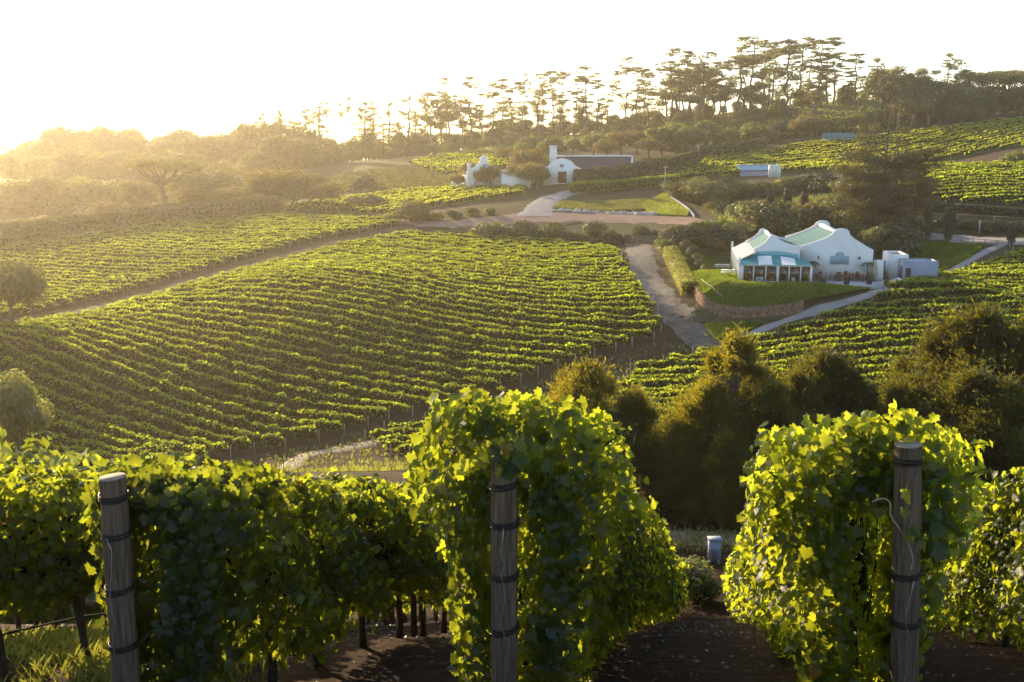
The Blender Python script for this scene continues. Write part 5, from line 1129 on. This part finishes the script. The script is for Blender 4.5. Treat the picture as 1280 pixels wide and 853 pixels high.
    while s < s1 and nt_ < 22:
        g = row_ground(x0, np.array([s]))[0]; p = [g + np.r_[RN * 0, -.1]]; o2 = np.zeros(2)
        for z in (.2, .42, .64, .86): o2 = o2 + rng.normal(size=2) * .02; p.append(g + np.r_[o2, z])
        a = np.array(p); tb_ = MB().tube(a, [.048, .036, .04, .034, .04], 7)
        for sg in (-1, 1): tb_.tube([a[-1], a[-1] + np.r_[RD * sg * .25, .05], a[-1] + np.r_[RD * sg * .55, .03]], [.026, .02, .014], 5)
        tb_.build('vine_trunk', M['vinewood'], r, smooth=True); s += rng.uniform(.95, 1.15); nt_ += 1
    s = s0 + 5.5
    while s < s1:
        g = row_ground(x0, np.array([s]))[0]; MB().tube([g - (0, 0, .2), g + (0, 0, 1.9)], [.04, .035], 7).build('trellis_post', M['wood'], r, smooth=True); s += 6
    ss = np.linspace(s0, s1, 30); G = row_ground(x0, ss)
    for z in (.45, .82, 1.25, 1.6): MB().tube(G + (0, 0, z), .0035 if z > .5 else .010, 4).build('trellis_wire' if z > .5 else 'drip_pipe', M['wire'] if z < .5 else M['galv'], r)
vine_row(-4, 3, 26, 'near slope vine row farthest uphill towards the sun')
vine_row(-3, 1, 26, 'near slope vine row two rows behind the leaning wooden post')
vine_row(-2, .3, 26, 'near slope vine row just behind the leaning wooden post row')
vine_row(-1, .12, 26, 'shaded near vine row starting at the leaning grey post with four ties')
vine_row(0, .12, 26, 'tall bushy near vine row starting at the middle post half buried in leaves')
vine_row(1, .12, 26, 'brightly backlit near vine row starting at the post wound with a bare tendril')
vine_row(2, 1, 26, 'sunlit near vine row emerging at the frame edge beyond the tendril post')
vine_row(3, 8, 26, 'near slope vine row beyond the last sunlit one')
# the three strainer posts
def post(k, top_px, ties, h, label, lean=0.):
    x0 = -.05 + 2.3 * k; g = row_ground(x0, np.array([0.]))[0]
    tp = at(top_px[0], top_px[1], 5.86); r = tag(empty('wooden_post', g), label, 'post', 'thick wooden end posts of the near vine rows')
    base = np.array([tp[0] + lean, 5.92, g[2] - .3]); n = 16; t = np.linspace(0, 1, 14); C = base + (tp - base) * t[:, None]
    rad = .088 - .008 * t + .0015 * np.sin(t * 19); th = np.arange(n) * 2 * math.pi / n
    rr = rad[:, None] * (1 + .035 * np.sin(th * 3 + k)[None] + .02 * np.sin(th * 7 + t[:, None] * 4)) + rng.normal(size=(14, n)) * .0012
    V = C[:, None] + np.stack([np.cos(th)[None] * rr, np.sin(th)[None] * rr, 0 * rr], -1)
    V[-1, :, 2] += np.cos(th) * .006
    i = np.arange(13)[:, None] * n; j = np.arange(n)[None]; j2 = (j + 1) % n
    MB().add(V.reshape(-1, 3), np.stack([i + j, i + j2, i + n + j2, i + n + j], -1).reshape(-1, 4)).build('shaft', M['wood'], r, smooth=True)
    top = V[-1]; inn = C[-1] + (top - C[-1]) * .97 + (0, 0, .006); m = MB(); m.add(np.vstack([top, inn]), [(q, (q + 1) % n, n + (q + 1) % n, n + q) for q in range(n)] + [tuple(range(n, 2 * n))]); m.build('sawn_top', M['woodtop'], r)
    L = tp[2] - base[2]
    for d in ties:
        f = 1 - d / L; c = base + (tp - base) * f; rd = float(np.interp(f, t, rad)) + .006
        for e in (0, .016, -.014):
            a = np.linspace(0, 2 * math.pi, 25); tl = rng.normal() * .05
            MB().tube(np.stack([c[0] + np.cos(a) * rd, c[1] + np.sin(a) * rd, c[2] + e + np.cos(a + k) * .008 + tl * .1 * np.cos(a)], -1), .0065, 5, cap=False).build('wire_tie', M['wire'], r)
    # hanging wire end
    a = base + (tp - base) * (1 - ties[1] / L) + (-.01, -.1, 0); P = [a + (rng.normal() * .012, -.004 * q, -.075 * q) for q in range(12)]; MB().tube(P, .003, 4).build('wire_end', M['galv'], r)
    return base, tp
post(-1, (140.5, 597), (.12, .36, .72, 1.10), 1.9, 'leaning grey wooden post with four dark wire ties, clear of leaves', lean=-.03)
post(0, (630, 572), (.17, .42, .76, 1.12), 1.9, 'middle wooden post with its top buried under vine leaves')
post(1, (1135, 556), (.10, .84, 1.16), 1.9, 'wooden post with a sunlit edge and a bare tendril wound round it', lean=.15)
# tendril and stray leaves on the third post
def tendril():
    c = at(1122, 650, 5.80); r = tag(empty('climbing_tendril', c), 'pale bare tendril with a few bright leaves clinging to the third post', 'vine shoot')
    P = [at(*q) for q in [(1090,628,5.84),(1104,622,5.8),(1114,628,5.76),(1112,645,5.75),(1124,660,5.74),(1136,680,5.74),(1142,700,5.74),(1139,712,5.74)]]
    MB().tube(smoothp(P), .005, 5).build('stem', M['paleplank'], r)
    m = MB(); Q = np.array([at(*q) for q in [(1134,617,5.70),(1131,640,5.70),(1143,663,5.68),(1139,668,5.66),(1152,676,5.66),(1098,640,5.8),(1172,640,5.8),(1172,690,5.8),(1175,660,5.8)]])
    put_leaves(m, Q, np.tile((.25, -.75, .55), (len(Q), 1)) + rng.normal(size=(len(Q), 3)) * .2, .115); m.build('foliage', M['grape'], r)
tendril()

# ---------------------------------------------------------------- near ground details
def scatter(name, n, xr, yr, size, mat, label, cat, fn=None, kind='stuff'):
    x = rng.uniform(*xr, n); y = rng.uniform(*yr, n); P = np.c_[x, y, H(x, y)]; m = MB()
    if fn: fn(m, P)
    else: m.leafs(P + (0, 0, .015), np.c_[rng.normal(size=(n, 2)) * .35, np.ones(n)], size, .6)
    return tag(m.build(name, M[mat]), label, cat, kind=kind)
M['litter'] = leaf_mat('dry_leaf', (.06, .03, .016), (.16, .085, .04), (.2, .1, .04), .25)
scatter('leaf_litter', 5000, (-9, 9), (6, 30), .055, 'litter', 'dry red brown leaves littering the soil under the vines', 'leaves')
def blades(m, P, h=(.04, .18)):
    n = len(P); hh = rng.uniform(*h, n)[:, None]; a = rng.uniform(0, 6.28, n); d = np.stack([np.cos(a), np.sin(a), 0 * a], -1); s = np.stack([-np.sin(a), np.cos(a), 0 * a], -1) * .006
    V = np.stack([P - s, P + s, P + d * hh * .25 + s * .7 + (0, 0, 1) * hh * .7, P + d * hh * .6 + (0, 0, 1) * hh], 1).reshape(-1, 3); m.add(V, np.arange(4 * n).reshape(-1, 4))
def tufts(m, P): 
    Q = np.repeat(P, 14, 0) + np.c_[rng.normal(size=(len(P) * 14, 2)) * .07, np.zeros(len(P) * 14)]; blades(m, Q)
scatter('grass', 800, (-5.6, -2.2), (6.2, 14), .1, 'grass', 'sunlit grass tufts under the first vine rows', 'grass', tufts)
scatter('dry_grass', 900, (-6, 30), (39, 43), .1, 'grass', 'short dry grass along the farm path under the evergreens', 'grass', lambda m, P: blades(m, np.repeat(P, 10, 0) + np.c_[rng.normal(size=(len(P) * 10, 2)) * .15, np.zeros(len(P) * 10)], (.1, .4)))
for n_, (x, Y, t) in enumerate([(866, 33, 688), (874, 32, 700), (932, 34, 690), (938, 32, 704)]):
    plant('bush', x, Y, t, 'small green shrub at the foot of the vine slope, %s from the middle row', 'small shrubs at the foot of the vine slope', w=.8)
strip('farm_path', [(-30, 41, 0), (0, 41.5, 0), (12, 42, 0), (25, 43, 0), (45, 45, 0)], [2.6, 2.6, 2.6], M['dirt'], .06, world=True)
# grey utility box on a stand
def ubox():
    c = at(893, 685, 37.5); g = np.array([c[0], 37.5, float(H(c[0], 37.5))]); r = tag(empty('utility_box', g), 'small grey blue metal box on legs beside the farm path', 'utility box')
    z = at(893, 698, 37.5)[2]; zt = at(893, 674, 37.5)[2]; 
    MB().box((c[0], 37.5, (z + zt) / 2), (.46, .32, zt - z)).build('cabinet', M['paint_grey'], r); MB().box((c[0], 37.48, zt + .03), (.54, .42, .05)).build('lid', M['paint_grey'], r)
    MB().box((c[0] - .03, 37.325, (z * .42 + zt * .58)), (.36, .02, (zt - z) * .55)).build('door', M['greywall'], r)
    for sx in (-.18, .18):
        for sy in (-.12, .12): MB().box((c[0] + sx, 37.5 + sy, (g[2] + z) / 2 - .05), (.04, .04, z - g[2] + .1)).build('leg', M['paint_grey'], r)
ubox()

# ---------------------------------------------------------------- labels that single out each tree, counted from the sunny side
for (label, group), L in SPOTS.items():
    L.sort(key=lambda q: q[0])
    for n, (px, o) in enumerate(L):
        o['label'] = label % ordn(n + 1) if '%s' in label else label
        o['category'] = 'bush' if 'bush' in label or 'shrub' in label else 'tree'
        if len(L) > 1: o['group'] = group
for o in list(bpy.data.objects):
    if '_org' in o.keys(): del o['_org']
    if o.type == 'MESH' and not o.users_collection and o.parent is None: pass
# ---------------------------------------------------------------- haze
hz = MB().box((0, 610, (GROUND - 1 + 90) / 2), (4600, 1500, 90 - GROUND + 1))
tag(hz.build('haze', M['haze']), 'warm thin morning haze lying over the whole valley', 'haze', kind='stuff')
print('objects', len(scene.objects))
